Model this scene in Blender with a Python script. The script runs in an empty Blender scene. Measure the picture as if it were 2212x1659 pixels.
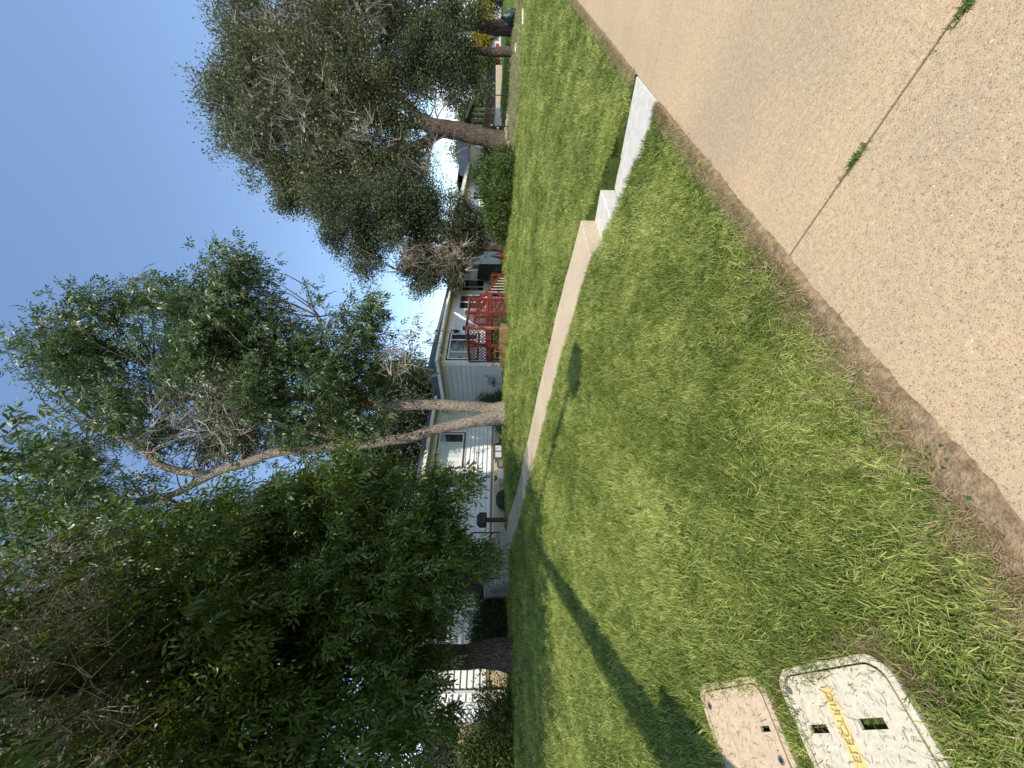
import bpy, bmesh, math, random
import numpy as np
from mathutils import Vector, Matrix, noise

# ------------------------------------------------------------------ scene, camera, sky, sun
S = bpy.context.scene
COL = S.collection
RND = random.Random(7)
RN = np.random.default_rng(11)

EYE = 1.6
FOC = 800.0                                   # focal length measured on a 1659 x 2212 upright frame
PITCH = math.atan(23 / 800)
CP, SP = math.cos(PITCH), math.sin(PITCH)
cam = bpy.data.cameras.new('camera')
cam.sensor_width = 36
cam.lens = 36 * FOC / 2212
cam.clip_start, cam.clip_end = 0.05, 3000
co = bpy.data.objects.new('camera', cam)
COL.objects.link(co)
fwd, up, right = Vector((0, CP, -SP)), Vector((0, SP, CP)), Vector((1, 0, 0))
m = Matrix((-up, right, -fwd)).transposed().to_4x4()   # the phone was held upright, the picture lies on its side
m.translation = (0, 0, EYE)
co.matrix_world = m
S.camera = co

SUN_EL = math.radians(50)
SUN_AZ = Vector((0.14, -0.99)).normalized()             # horizontal direction towards the sun
W = bpy.data.worlds.new('World')
S.world = W
W.use_nodes = True
nt = W.node_tree
nt.nodes.clear()
def wn(t, **k):
    n = nt.nodes.new(t)
    for a, b in k.items(): setattr(n, a, b)
    return n
out = wn('ShaderNodeOutputWorld'); bg = wn('ShaderNodeBackground'); sky = wn('ShaderNodeTexSky', sky_type='NISHITA', sun_disc=False)
sky.sun_elevation = SUN_EL
sky.sun_rotation = math.atan2(SUN_AZ.x, SUN_AZ.y)
sky.air_density, sky.dust_density, sky.ozone_density, sky.altitude = 1.15, 0.25, 1.5, 300
bg.inputs['Strength'].default_value = 0.125
tc = wn('ShaderNodeTexCoord'); sx = wn('ShaderNodeSeparateXYZ')
nt.links.new(tc.outputs['Generated'], sx.inputs[0])
mp = wn('ShaderNodeMapping'); mp.inputs['Scale'].default_value = (3.2, 3.2, 9.0); mp.inputs['Location'].default_value = (1.35, 0.4, 0.2)
nt.links.new(tc.outputs['Generated'], mp.inputs[0])
cn = wn('ShaderNodeTexNoise'); cn.inputs['Scale'].default_value = 1.3; cn.inputs['Detail'].default_value = 9; cn.inputs['Roughness'].default_value = .55
nt.links.new(mp.outputs[0], cn.inputs['Vector'])
cr = wn('ShaderNodeValToRGB'); cr.color_ramp.elements[0].position = .53; cr.color_ramp.elements[1].position = .66
nt.links.new(cn.outputs[0], cr.inputs[0])
zr = wn('ShaderNodeValToRGB')
e = zr.color_ramp.elements
e[0].position, e[0].color = 0.0, (.55, .55, .55, 1)
e[1].position, e[1].color = 0.27, (0, 0, 0, 1)
x = zr.color_ramp.elements.new(.2); x.color = (.9, .9, .9, 1)
nt.links.new(sx.outputs['Z'], zr.inputs[0])
mul = wn('ShaderNodeMath', operation='MULTIPLY')
nt.links.new(cr.outputs[0], mul.inputs[0]); nt.links.new(zr.outputs[0], mul.inputs[1])
mx = wn('ShaderNodeMix', data_type='RGBA')
nt.links.new(mul.outputs[0], mx.inputs['Factor'])
tint = wn('ShaderNodeMix', data_type='RGBA', blend_type='MULTIPLY'); tint.inputs['Factor'].default_value = 1
tint.inputs[7].default_value = (1.0, 1.0, 1.0, 1)
nt.links.new(sky.outputs[0], tint.inputs[6])
nt.links.new(tint.outputs[2], mx.inputs[6])
mx.inputs[7].default_value = (4.6, 4.75, 5.0, 1)
nt.links.new(mx.outputs[2], bg.inputs[0])
nt.links.new(bg.outputs[0], out.inputs[0])

sl = bpy.data.lights.new('sun', 'SUN')
sl.energy, sl.angle, sl.color = 2.8, math.radians(.53), (1.0, .92, .79)
so = bpy.data.objects.new('sun', sl); COL.objects.link(so)
sdir = Vector((SUN_AZ.x * math.cos(SUN_EL), SUN_AZ.y * math.cos(SUN_EL), math.sin(SUN_EL)))
so.rotation_euler = sdir.to_track_quat('Z', 'Y').to_euler()

S.view_settings.view_transform = 'Standard'
S.view_settings.look = 'None'
S.view_settings.exposure = 1.05
S.view_settings.gamma = 1
S.view_settings.use_curve_mapping = False
S.render.engine = 'CYCLES'
S.cycles.max_bounces = 8
S.cycles.transparent_max_bounces = 8
S.render.resolution_x, S.render.resolution_y = 1024, 768

# ------------------------------------------------------------------ the lie of the land
def at(U, V, Y):
    """a point seen at (U, V) of the measured frame, Y metres ahead"""
    a, b = (U - 829.5) / FOC, -(V - 1106.0) / FOC
    d = Vector((a, CP + b * SP, -SP + b * CP))
    return Vector((0, 0, EYE)) + d * (Y / d.y)
P2 = np.array([.70, 2.04])
DS = np.array([.79, .613]); DS /= np.linalg.norm(DS)     # along the pavement
NS = np.array([-DS[1], DS[0]])                           # from the pavement to the houses
HW = [-50, 0, .25, 1.0, 1.8, 3.2, 5.7, 7.9, 10, 12, 16, 60]
HZ = [0, 0, .03, .2, .40, .60, .84, 1.02, 1.2, 1.36, 1.42, 1.5]
MOUNDS = [(-1.2, 13.6, .24, 2.2), (7.3, 20, .2, 3), (15.6, 24, .1, 3), (-4.8, 11.6, .1, 1.2), (3.0, 17.0, .2, 3.2)]
def ws(x, y):
    return (x - P2[0]) * NS[0] + (y - P2[1]) * NS[1], (x - P2[0]) * DS[0] + (y - P2[1]) * DS[1]
def xy(w, s):
    return P2[0] + w * NS[0] + s * DS[0], P2[1] + w * NS[1] + s * DS[1]
def gz(x, y):
    x, y = np.asarray(x, float), np.asarray(y, float)
    w, s = ws(x, y)
    z = np.interp(w, HW, HZ)
    k = np.clip(w, 0, 1)
    for mx_, my_, a, r in MOUNDS: z = z + a * np.exp(-((x - mx_) ** 2 + (y - my_) ** 2) / (r * r))
    z = z + .3 * np.clip((y - 20) / 10, 0, 1) * k
    z = z + k * .012 * (np.sin(x * 2.1 + y) * np.sin(y * 1.7 - x * .6) + .6 * np.sin(x * 5.3 + 1) * np.sin(y * 4.7))
    return z
def G(x, y): return float(gz(x, y))
def path_mid(w): return 3.24 - .16 * w
PATH_H = .46
def path_z(w):
    return np.where(w < 1.21, .015, np.where(w < 1.62, .215, np.maximum(.425 + (w - 1.62) * .12, np.interp(w, HW, HZ) + .01)))

# ------------------------------------------------------------------ helpers
class MB:
    """collects shapes for one mesh"""
    def __init__(s): s.v, s.f = [], []
    def box(s, x0, x1, y0, y1, z0, z1):
        n = len(s.v)
        s.v += [(x0, y0, z0), (x1, y0, z0), (x1, y1, z0), (x0, y1, z0), (x0, y0, z1), (x1, y0, z1), (x1, y1, z1), (x0, y1, z1)]
        s.f += [tuple(n + i for i in q) for q in ((3, 2, 1, 0), (4, 5, 6, 7), (0, 1, 5, 4), (1, 2, 6, 5), (2, 3, 7, 6), (3, 0, 4, 7))]
        return s
    def bar(s, p, q, w, h, upv=(0, 0, 1)):
        p, q = Vector(p), Vector(q); d = (q - p).normalized(); u = Vector(upv)
        if abs(d.dot(u)) > .98: u = Vector((0, 1, 0))
        r = d.cross(u).normalized(); u = r.cross(d).normalized()
        n = len(s.v)
        for c in (p, q):
            for a, b in ((-1, -1), (1, -1), (1, 1), (-1, 1)): s.v.append(tuple(c + r * (a * w / 2) + u * (b * h / 2)))
        s.f += [tuple(n + i for i in k) for k in ((3, 2, 1, 0), (4, 5, 6, 7), (0, 1, 5, 4), (1, 2, 6, 5), (2, 3, 7, 6), (3, 0, 4, 7))]
        return s
    def tube(s, pts, rad, k=6, cap=True):
        pts = [Vector(p) for p in pts]; n0 = len(s.v); ref = Vector((.31, .87, .38))
        for i, p in enumerate(pts):
            d = (pts[min(i + 1, len(pts) - 1)] - pts[max(i - 1, 0)]).normalized()
            r = d.cross(ref).normalized(); u = r.cross(d)
            R = rad[i] if hasattr(rad, '__len__') else rad
            for j in range(k):
                a = 2 * math.pi * j / k
                s.v.append(tuple(p + (r * math.cos(a) + u * math.sin(a)) * R))
        for i in range(len(pts) - 1):
            for j in range(k):
                a, b = n0 + i * k + j, n0 + i * k + (j + 1) % k
                s.f.append((a, b, b + k, a + k))
        if cap:
            s.f.append(tuple(n0 + j for j in range(k))[::-1]); s.f.append(tuple(n0 + (len(pts) - 1) * k + j for j in range(k)))
        return s
    def poly(s, pts):
        n = len(s.v); s.v += [tuple(p) for p in pts]; s.f.append(tuple(range(n, n + len(pts)))); return s
    def prism(s, pts, h, axis=(0, 0, 1)):
        a = Vector(axis) * h; n = len(s.v); k = len(pts)
        s.v += [tuple(p) for p in pts] + [tuple(Vector(p) + a) for p in pts]
        s.f += [tuple(n + i for i in range(k))[::-1], tuple(n + k + i for i in range(k))]
        s.f += [(n + i, n + (i + 1) % k, n + k + (i + 1) % k, n + k + i) for i in range(k)]
        return s
    def blob(s, c, rx, ry, rz, seg=10, ring=6, nz=.0):
        n = len(s.v)
        for i in range(ring + 1):
            t = math.pi * i / ring
            for j in range(seg):
                a = 2 * math.pi * j / seg
                q = 1 + nz * (noise.noise(Vector((c[0] * 3 + math.cos(a) * math.sin(t) * 2, c[1] * 3 + math.sin(a) * math.sin(t) * 2, c[2] + math.cos(t) * 2))))
                s.v.append((c[0] + rx * q * math.sin(t) * math.cos(a), c[1] + ry * q * math.sin(t) * math.sin(a), c[2] + rz * q * math.cos(t)))
        for i in range(ring):
            for j in range(seg):
                a, b = n + i * seg + j, n + i * seg + (j + 1) % seg
                s.f.append((a, a + seg, b + seg, b))
        return s
    def mesh(s, name, smooth=False):
        me = bpy.data.meshes.new(name); me.from_pydata(s.v, [], s.f); me.update()
        if smooth: me.shade_smooth()
        return me
def link(name, me, mat=None, parent=None, loc=(0, 0, 0), rot=(0, 0, 0), bevel=0):
    o = bpy.data.objects.new(name, me); COL.objects.link(o)
    if mat is not None and not me.materials: me.materials.append(mat)
    o.parent = parent; o.location = loc; o.rotation_euler = rot
    if bevel:
        b = o.modifiers.new('bevel', 'BEVEL'); b.width = bevel; b.segments = 2; b.limit_method = 'ANGLE'
    return o
def part(name, mb, mat, parent=None, smooth=False, bevel=0, **k):
    return link(name, mb.mesh(name, smooth), mat, parent, bevel=bevel, **k)
def tag(o, label=None, cat=None, group=None, kind=None):
    if label: o['label'] = label
    if cat: o['category'] = cat
    if group: o['group'] = group
    if kind: o['kind'] = kind
    return o
def thing(name, label, cat, loc=(0, 0, 0), rz=0, group=None):
    o = bpy.data.objects.new(name, None); COL.objects.link(o)
    o.location = loc; o.rotation_euler = (0, 0, rz); o.empty_display_size = .2
    return tag(o, label, cat, group)
BOX = MB().box(0, 1, 0, 1, 0, 1)

# ------------------------------------------------------------------ materials
def mat(name, col, rough=.8, spec=.3, col2=None, nscale=8, bump=0, bscale=None, stretch=(1, 1, 1), metal=0, detail=6, coord='Object', ramp=(.35, .65)):
    M = bpy.data.materials.new(name); M.use_nodes = True
    t = M.node_tree; b = t.nodes['Principled BSDF']
    b.inputs['Roughness'].default_value = rough; b.inputs['Specular IOR Level'].default_value = spec; b.inputs['Metallic'].default_value = metal
    b.inputs['Base Color'].default_value = (*col, 1)
    if col2 or bump:
        c = t.nodes.new('ShaderNodeTexCoord'); mp = t.nodes.new('ShaderNodeMapping'); mp.inputs['Scale'].default_value = stretch
        t.links.new(c.outputs[coord], mp.inputs[0])
        n = t.nodes.new('ShaderNodeTexNoise'); n.inputs['Scale'].default_value = nscale; n.inputs['Detail'].default_value = detail
        t.links.new(mp.outputs[0], n.inputs['Vector'])
        if col2:
            r = t.nodes.new('ShaderNodeValToRGB'); r.color_ramp.elements[0].position, r.color_ramp.elements[1].position = ramp
            r.color_ramp.elements[0].color, r.color_ramp.elements[1].color = (*col, 1), (*col2, 1)
            t.links.new(n.outputs[0], r.inputs[0]); t.links.new(r.outputs[0], b.inputs['Base Color'])
        if bump:
            n2 = n
            if bscale:
                n2 = t.nodes.new('ShaderNodeTexNoise'); n2.inputs['Scale'].default_value = bscale; n2.inputs['Detail'].default_value = 4
                t.links.new(mp.outputs[0], n2.inputs['Vector'])
            bm_ = t.nodes.new('ShaderNodeBump'); bm_.inputs['Strength'].default_value = bump; bm_.inputs['Distance'].default_value = .02
            t.links.new(n2.outputs[0], bm_.inputs['Height']); t.links.new(bm_.outputs[0], b.inputs['Normal'])
    return M
def leaf_mat(name, dark, light, trans=.3, rough=.42, gloss=.5):
    M = bpy.data.materials.new(name); M.use_nodes = True
    t = M.node_tree; b = t.nodes['Principled BSDF']; o = t.nodes['Material Output']
    a = t.nodes.new('ShaderNodeAttribute'); a.attribute_name = 'var'
    r = t.nodes.new('ShaderNodeValToRGB'); r.color_ramp.elements[0].color, r.color_ramp.elements[1].color = (*dark, 1), (*light, 1)
    t.links.new(a.outputs['Fac'], r.inputs[0]); t.links.new(r.outputs[0], b.inputs['Base Color'])
    b.inputs['Roughness'].default_value = rough; b.inputs['Specular IOR Level'].default_value = gloss
    tr = t.nodes.new('ShaderNodeBsdfTranslucent'); hs = t.nodes.new('ShaderNodeHueSaturation')
    hs.inputs['Hue'].default_value = .48; hs.inputs['Saturation'].default_value = 1.15; hs.inputs['Value'].default_value = 1.5
    t.links.new(r.outputs[0], hs.inputs['Color']); t.links.new(hs.outputs[0], tr.inputs[0])
    mi = t.nodes.new('ShaderNodeMixShader'); mi.inputs[0].default_value = trans
    t.links.new(b.outputs[0], mi.inputs[1]); t.links.new(tr.outputs[0], mi.inputs[2]); t.links.new(mi.outputs[0], o.inputs[0])
    return M
def bark_mat(name, ridge, fissure, sc=14, zs=.22, bump=1.0):
    M = bpy.data.materials.new(name); M.use_nodes = True
    t = M.node_tree; b = t.nodes['Principled BSDF']; b.inputs['Roughness'].default_value = .92; b.inputs['Specular IOR Level'].default_value = .15
    c = t.nodes.new('ShaderNodeTexCoord'); mp = t.nodes.new('ShaderNodeMapping'); mp.inputs['Scale'].default_value = (1, 1, zs)
    wv = t.nodes.new('ShaderNodeTexNoise'); wv.inputs['Scale'].default_value = 3
    t.links.new(c.outputs['Object'], wv.inputs['Vector'])
    ad = t.nodes.new('ShaderNodeMix'); ad.data_type = 'RGBA'; ad.blend_type = 'ADD'; ad.inputs[0].default_value = .12
    t.links.new(c.outputs['Object'], ad.inputs[6]); t.links.new(wv.outputs['Color'], ad.inputs[7]); t.links.new(ad.outputs[2], mp.inputs[0])
    v = t.nodes.new('ShaderNodeTexVoronoi'); v.feature = 'DISTANCE_TO_EDGE'; v.inputs['Scale'].default_value = sc
    t.links.new(mp.outputs[0], v.inputs['Vector'])
    n = t.nodes.new('ShaderNodeTexNoise'); n.inputs['Scale'].default_value = sc * 1.6; n.inputs['Detail'].default_value = 8
    t.links.new(mp.outputs[0], n.inputs['Vector'])
    m_ = t.nodes.new('ShaderNodeMath'); m_.operation = 'MULTIPLY_ADD'; m_.inputs[1].default_value = .35
    t.links.new(n.outputs[0], m_.inputs[0]); t.links.new(v.outputs['Distance'], m_.inputs[2])
    r = t.nodes.new('ShaderNodeValToRGB'); r.color_ramp.elements[0].position, r.color_ramp.elements[1].position = .16, .42
    r.color_ramp.elements[0].color, r.color_ramp.elements[1].color = (*fissure, 1), (*ridge, 1)
    t.links.new(m_.outputs[0], r.inputs[0]); t.links.new(r.outputs[0], b.inputs['Base Color'])
    bp = t.nodes.new('ShaderNodeBump'); bp.inputs['Strength'].default_value = bump; bp.inputs['Distance'].default_value = .05
    t.links.new(m_.outputs[0], bp.inputs['Height']); t.links.new(bp.outputs[0], b.inputs['Normal'])
    return M
def aggregate_mat(name, base, base2, speck=1.0):
    """worn concrete with exposed pebbles"""
    M = bpy.data.materials.new(name); M.use_nodes = True
    t = M.node_tree; L = t.links; b = t.nodes['Principled BSDF']; b.inputs['Roughness'].default_value = .9; b.inputs['Specular IOR Level'].default_value = .2
    g = t.nodes.new('ShaderNodeNewGeometry')
    n = t.nodes.new('ShaderNodeTexNoise'); n.inputs['Scale'].default_value = 1.3; n.inputs['Detail'].default_value = 8; n.inputs['Roughness'].default_value = .65
    L.new(g.outputs['Position'], n.inputs['Vector'])
    r = t.nodes.new('ShaderNodeValToRGB'); r.color_ramp.elements[0].position, r.color_ramp.elements[1].position = .3, .68
    r.color_ramp.elements[0].color, r.color_ramp.elements[1].color = (*base2, 1), (*base, 1)
    L.new(n.outputs[0], r.inputs[0])
    col = r.outputs[0]
    hgt = None
    for sc, rad, jit, seed in ((150, .42, 1, 0), (75, .34, 1, 3), (27, .17, 1, 9)):
        mp = t.nodes.new('ShaderNodeMapping'); mp.inputs['Location'].default_value = (seed, seed * .7, 0)
        L.new(g.outputs['Position'], mp.inputs[0])
        v = t.nodes.new('ShaderNodeTexVoronoi'); v.inputs['Scale'].default_value = sc; L.new(mp.outputs[0], v.inputs['Vector'])
        cmp_ = t.nodes.new('ShaderNodeMapRange'); cmp_.inputs['From Min'].default_value = rad; cmp_.inputs['From Max'].default_value = rad * .7
        L.new(v.outputs['Distance'], cmp_.inputs['Value'])
        sp = t.nodes.new('ShaderNodeSeparateColor'); L.new(v.outputs['Color'], sp.inputs[0])
        pr = t.nodes.new('ShaderNodeValToRGB'); pr.color_ramp.interpolation = 'CONSTANT'
        e = pr.color_ramp.elements  # pebble colours
        e[0].position, e[0].color = 0, (.30, .17, .10, 1)
        e[1].position, e[1].color = .22, (.52, .39, .26, 1)
        for p_, c_ in ((.4, (.16, .14, .13, 1)), (.5, (.52, .41, .28, 1)), (.72, (.34, .25, .17, 1)), (.93, (.58, .51, .40, 1))):
            x = e.new(p_); x.color = c_
        L.new(sp.outputs[0], pr.inputs[0])
        th = t.nodes.new('ShaderNodeMath'); th.operation = 'GREATER_THAN'; th.inputs[1].default_value = {150: .12, 75: .45, 27: .80}[sc]
        L.new(sp.outputs[1], th.inputs[0])
        f = t.nodes.new('ShaderNodeMath'); f.operation = 'MULTIPLY'; L.new(cmp_.outputs[0], f.inputs[0]); L.new(th.outputs[0], f.inputs[1])
        f2 = t.nodes.new('ShaderNodeMath'); f2.operation = 'MULTIPLY'; f2.inputs[1].default_value = speck * {150: .75, 75: .8, 27: .85}[sc]; L.new(f.outputs[0], f2.inputs[0])
        mi = t.nodes.new('ShaderNodeMix'); mi.data_type = 'RGBA'
        L.new(f2.outputs[0], mi.inputs[0]); L.new(col, mi.inputs[6]); L.new(pr.outputs[0], mi.inputs[7]); col = mi.outputs[2]
        if sc == 150: hgt = f.outputs[0]
    n3 = t.nodes.new('ShaderNodeTexNoise'); n3.inputs['Scale'].default_value = 34; n3.inputs['Detail'].default_value = 9; n3.inputs['Roughness'].default_value = .8
    L.new(g.outputs['Position'], n3.inputs['Vector'])
    n4 = t.nodes.new('ShaderNodeTexNoise'); n4.inputs['Scale'].default_value = .55; n4.inputs['Detail'].default_value = 5; n4.inputs['Distortion'].default_value = .6
    L.new(g.outputs['Position'], n4.inputs['Vector'])
    r4 = t.nodes.new('ShaderNodeValToRGB'); r4.color_ramp.elements[0].position, r4.color_ramp.elements[1].position = .30, .50
    r4.color_ramp.elements[0].color, r4.color_ramp.elements[1].color = (.70, .74, .80, 1), (1, 1, 1, 1)
    L.new(n4.outputs[0], r4.inputs[0])
    m4 = t.nodes.new('ShaderNodeMix'); m4.data_type = 'RGBA'; m4.blend_type = 'MULTIPLY'; m4.inputs[0].default_value = .5
    L.new(col, m4.inputs[6]); L.new(r4.outputs[0], m4.inputs[7]); col = m4.outputs[2]
    r3 = t.nodes.new('ShaderNodeMapRange'); r3.inputs['From Min'].default_value = .3; r3.inputs['From Max'].default_value = .7; r3.inputs['To Min'].default_value = .72; r3.inputs['To Max'].default_value = 1.22
    L.new(n3.outputs[0], r3.inputs['Value'])
    m3 = t.nodes.new('ShaderNodeMix'); m3.data_type = 'RGBA'; m3.blend_type = 'MULTIPLY'; m3.inputs[0].default_value = 1
    L.new(col, m3.inputs[6]); L.new(r3.outputs[0], m3.inputs[7]); col = m3.outputs[2]
    L.new(col, b.inputs['Base Color'])
    bp = t.nodes.new('ShaderNodeBump'); bp.inputs['Strength'].default_value = .5; bp.inputs['Distance'].default_value = .004
    L.new(hgt, bp.inputs['Height']); L.new(bp.outputs[0], b.inputs['Normal'])
    return M
def lawn_mat():
    M = bpy.data.materials.new('lawn_ground'); M.use_nodes = True
    t = M.node_tree; L = t.links; b = t.nodes['Principled BSDF']; b.inputs['Roughness'].default_value = .95; b.inputs['Specular IOR Level'].default_value = .05
    g = t.nodes.new('ShaderNodeNewGeometry')
    n = t.nodes.new('ShaderNodeTexNoise'); n.inputs['Scale'].default_value = 1.1; n.inputs['Detail'].default_value = 10; n.inputs['Roughness'].default_value = .7
    L.new(g.outputs['Position'], n.inputs['Vector'])
    r = t.nodes.new('ShaderNodeValToRGB'); r.color_ramp.elements[0].position, r.color_ramp.elements[1].position = .3, .7
    r.color_ramp.elements[0].color, r.color_ramp.elements[1].color = (.035, .055, .012, 1), (.10, .135, .035, 1)
    L.new(n.outputs[0], r.inputs[0])
    n2 = t.nodes.new('ShaderNodeTexNoise'); n2.inputs['Scale'].default_value = 60; n2.inputs['Detail'].default_value = 3
    L.new(g.outputs['Position'], n2.inputs['Vector'])
    mi = t.nodes.new('ShaderNodeMix'); mi.data_type = 'RGBA'; mi.blend_type = 'OVERLAY'; mi.inputs[0].default_value = .6
    L.new(r.outputs[0], mi.inputs[6]); L.new(n2.outputs[0], mi.inputs[7]); L.new(mi.outputs[2], b.inputs['Base Color'])
    bp = t.nodes.new('ShaderNodeBump'); bp.inputs['Strength'].default_value = 1; bp.inputs['Distance'].default_value = .04
    L.new(n2.outputs[0], bp.inputs['Height']); L.new(bp.outputs[0], b.inputs['Normal'])
    return M
def grass_mat(name, a, b_, c_, straw=.0):
    """blade colour differs from tuft to tuft and in wide soft patches over the lawn"""
    M = bpy.data.materials.new(name); M.use_nodes = True
    t = M.node_tree; L = t.links; p = t.nodes['Principled BSDF']; o = t.nodes['Material Output']
    p.inputs['Roughness'].default_value = .5; p.inputs['Specular IOR Level'].default_value = .35
    oi = t.nodes.new('ShaderNodeObjectInfo')
    n = t.nodes.new('ShaderNodeTexNoise'); n.inputs['Scale'].default_value = .9; n.inputs['Detail'].default_value = 6; n.inputs['Roughness'].default_value = .62
    L.new(oi.outputs['Location'], n.inputs['Vector'])
    at_ = t.nodes.new('ShaderNodeAttribute'); at_.attribute_name = 'var'
    s1 = t.nodes.new('ShaderNodeMath'); s1.operation = 'MULTIPLY_ADD'; s1.inputs[1].default_value = .35; s1.inputs[2].default_value = -.175
    L.new(oi.outputs['Random'], s1.inputs[0])
    s2 = t.nodes.new('ShaderNodeMath'); s2.operation = 'ADD'; L.new(n.outputs[0], s2.inputs[0]); L.new(s1.outputs[0], s2.inputs[1])
    s3 = t.nodes.new('ShaderNodeMath'); s3.operation = 'MULTIPLY_ADD'; s3.inputs[1].default_value = .35; L.new(at_.outputs['Fac'], s3.inputs[0]); L.new(s2.outputs[0], s3.inputs[2])
    r = t.nodes.new('ShaderNodeValToRGB'); e = r.color_ramp.elements
    e[0].position, e[0].color = .38, (*a, 1); e[1].position, e[1].color = .95, (*c_, 1)
    x = e.new(.66); x.color = (*b_, 1)
    L.new(s3.outputs[0], r.inputs[0]); L.new(r.outputs[0], p.inputs['Base Color'])
    tr = t.nodes.new('ShaderNodeBsdfTranslucent'); L.new(r.outputs[0], tr.inputs[0])
    mi = t.nodes.new('ShaderNodeMixShader'); mi.inputs[0].default_value = .3
    L.new(p.outputs[0], mi.inputs[1]); L.new(tr.outputs[0], mi.inputs[2]); L.new(mi.outputs[0], o.inputs[0])
    return M

M_lawn = lawn_mat()
M_tan = aggregate_mat('tan_aggregate', (.50, .365, .215), (.41, .315, .205))
M_path = aggregate_mat('tan_path', (.52, .42, .29), (.42, .35, .25), .5)
M_new = mat('new_concrete', (.53, .50, .45), .85, .2, (.44, .42, .385), 9, .15, 60)
M_grey = mat('grey_concrete', (.30, .29, .27), .9, .2, (.20, .19, .18), 6, .3, 50)
M_new2 = mat('lightened_grey_concrete', (.40, .385, .36), .9, .2, (.31, .30, .28), 7, .2, 50)  # tread edges lightened in colour to stand out in flat shade
M_stone2 = mat('dull_stone', (.36, .29, .22), .9, .2, (.46, .38, .29), 3)
M_soil = mat('soil', (.15, .105, .062), .97, .1, (.30, .22, .135), 25, .8, 90)
M_crack = mat('crack_dirt', (.035, .032, .02), .97, .1, (.10, .09, .05), 40)
M_road = mat('asphalt', (.05, .05, .05), .9, .2, (.07, .07, .068), 40, .4, 200)
M_white = mat('white_paint', (.80, .80, .78), .6, .3, (.73, .73, .71), 2.5)
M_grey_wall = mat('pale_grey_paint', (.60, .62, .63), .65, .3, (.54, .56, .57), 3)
M_trim = mat('white_trim', (.78, .77, .73), .5, .35)
M_soffit = mat('cream_soffit', (.62, .55, .40), .7, .3)
M_shingle = mat('dark_shingles', (.055, .055, .058), .92, .2, (.12, .115, .11), 14, .8, 30, (1, 1, 1))
M_shingle2 = mat('pinkish_shingles', (.40, .325, .29), .92, .2, (.52, .44, .40), 12, .6, 30)
M_stone = mat('cream_stone', (.55, .42, .26), .9, .2, (.68, .57, .40), 5, .7, 25)
M_mortar = mat('dark_mortar', (.12, .09, .06), .95, .1)
M_glass = mat('window_glass', (.02, .025, .03), .04, .8)
M_blind = mat('window_blind', (.55, .60, .62), .25, .6)
M_curtain = mat('white_curtain', (.66, .68, .70), .3, .6)
M_darkframe = mat('brown_frame', (.10, .085, .07), .6, .3)
M_red = mat('red_stain', (.19, .036, .026), .7, .25, (.145, .028, .021), 8)
M_redold = mat('worn_red_stain', (.38, .16, .10), .8, .2, (.23, .055, .04), 9)
M_timber = mat('tan_timber', (.36, .23, .11), .85, .2, (.25, .16, .08), 6, .3, 30, (1, 1, 6))
M_fence = mat('weathered_boards', (.31, .22, .15), .9, .15, (.22, .155, .11), 5, .4, 20, (6, 6, .6))
M_darkwood = mat('dark_brown_wood', (.045, .036, .03), .8, .25, (.07, .055, .045), 7)
M_iron = mat('black_iron', (.018, .018, .018), .5, .4)
M_black = mat('black_board', (.028, .028, .03), .8, .2, (.045, .045, .045), 8)
M_beige = mat('beige_polymer', (.50, .385, .27), .75, .3, (.43, .33, .23), 40, .25, 220)
M_pale = mat('pale_polymer', (.55, .495, .385), .75, .3, (.46, .41, .31), 50, .25, 260)
M_yellow = mat('yellow_band', (.60, .46, .18), .7, .3, (.53, .41, .17), 30)
M_letter = mat('sunk_letter', (.27, .20, .09), .8, .2)
M_steel = mat('zinc_bolt', (.42, .42, .43), .35, .5, metal=.8)
M_creamp = mat('cream_paint', (.76, .70, .55), .6, .3)
M_skirt = mat('pale_skirting', (.62, .55, .50), .8, .2)
M_carred = mat('red_car_paint', (.35, .02, .02), .25, .5)
M_tyre = mat('tyre_rubber', (.02, .02, .02), .8, .2)
M_bag = mat('green_plastic', (.004, .020, .019), .42, .4, (.008, .034, .030), 4, .9, 14)
M_stick = mat('pale_stick', (.55, .45, .30), .8, .2)
M_rock = mat('pink_rock', (.30, .23, .19), .9, .2, (.20, .16, .14), 6, .6, 14)
M_edging = mat('pale_edging', (.68, .58, .43), .9, .2, (.55, .46, .34), 9)
M_blue = mat('blue_plastic', (.015, .035, .12), .4, .4, (.03, .06, .16), 6)
M_paleblue = mat('pale_blue_panel', (.30, .36, .46), .5, .4)
M_redpot = mat('red_pot', (.23, .02, .015), .5, .4)
M_terracotta = mat('red_planter', (.42, .10, .07), .75, .3)
M_gravel = mat('gravel_bed', (.085, .085, .045), .95, .1, (.19, .165, .105), 3.5, .9, 90)
M_meter = mat('grey_meter', (.20, .21, .22), .5, .4)
M_pole = mat('wood_pole', (.16, .12, .085), .9, .2, (.10, .075, .055), 6, .5, 20, (5, 5, .5))
M_ash = leaf_mat('ash_leaf', (.036, .072, .014), (.135, .195, .036), .34, .40, .5)
M_ash2 = leaf_mat('ash_leaf_far', (.038, .074, .026), (.115, .165, .055), .28, .42, .5)
M_elm = leaf_mat('elm_leaf', (.052, .066, .030), (.165, .182, .085), .24, .45, .45)
M_jun = leaf_mat('juniper_leaf', (.028, .042, .021), (.105, .125, .062), .12, .6, .3)
M_bush = leaf_mat('juniper_bush_leaf', (.030, .056, .012), (.105, .148, .032), .12, .6, .3)
M_plum = leaf_mat('plum_leaf', (.018, .009, .012), (.06, .035, .04), .2, .5, .4)
M_yel = leaf_mat('yellow_leaf', (.22, .19, .02), (.48, .40, .04), .3, .5, .4)
M_brownleaf = leaf_mat('dead_needles', (.10, .065, .04), (.20, .14, .085), .15, .7, .2)
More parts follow.
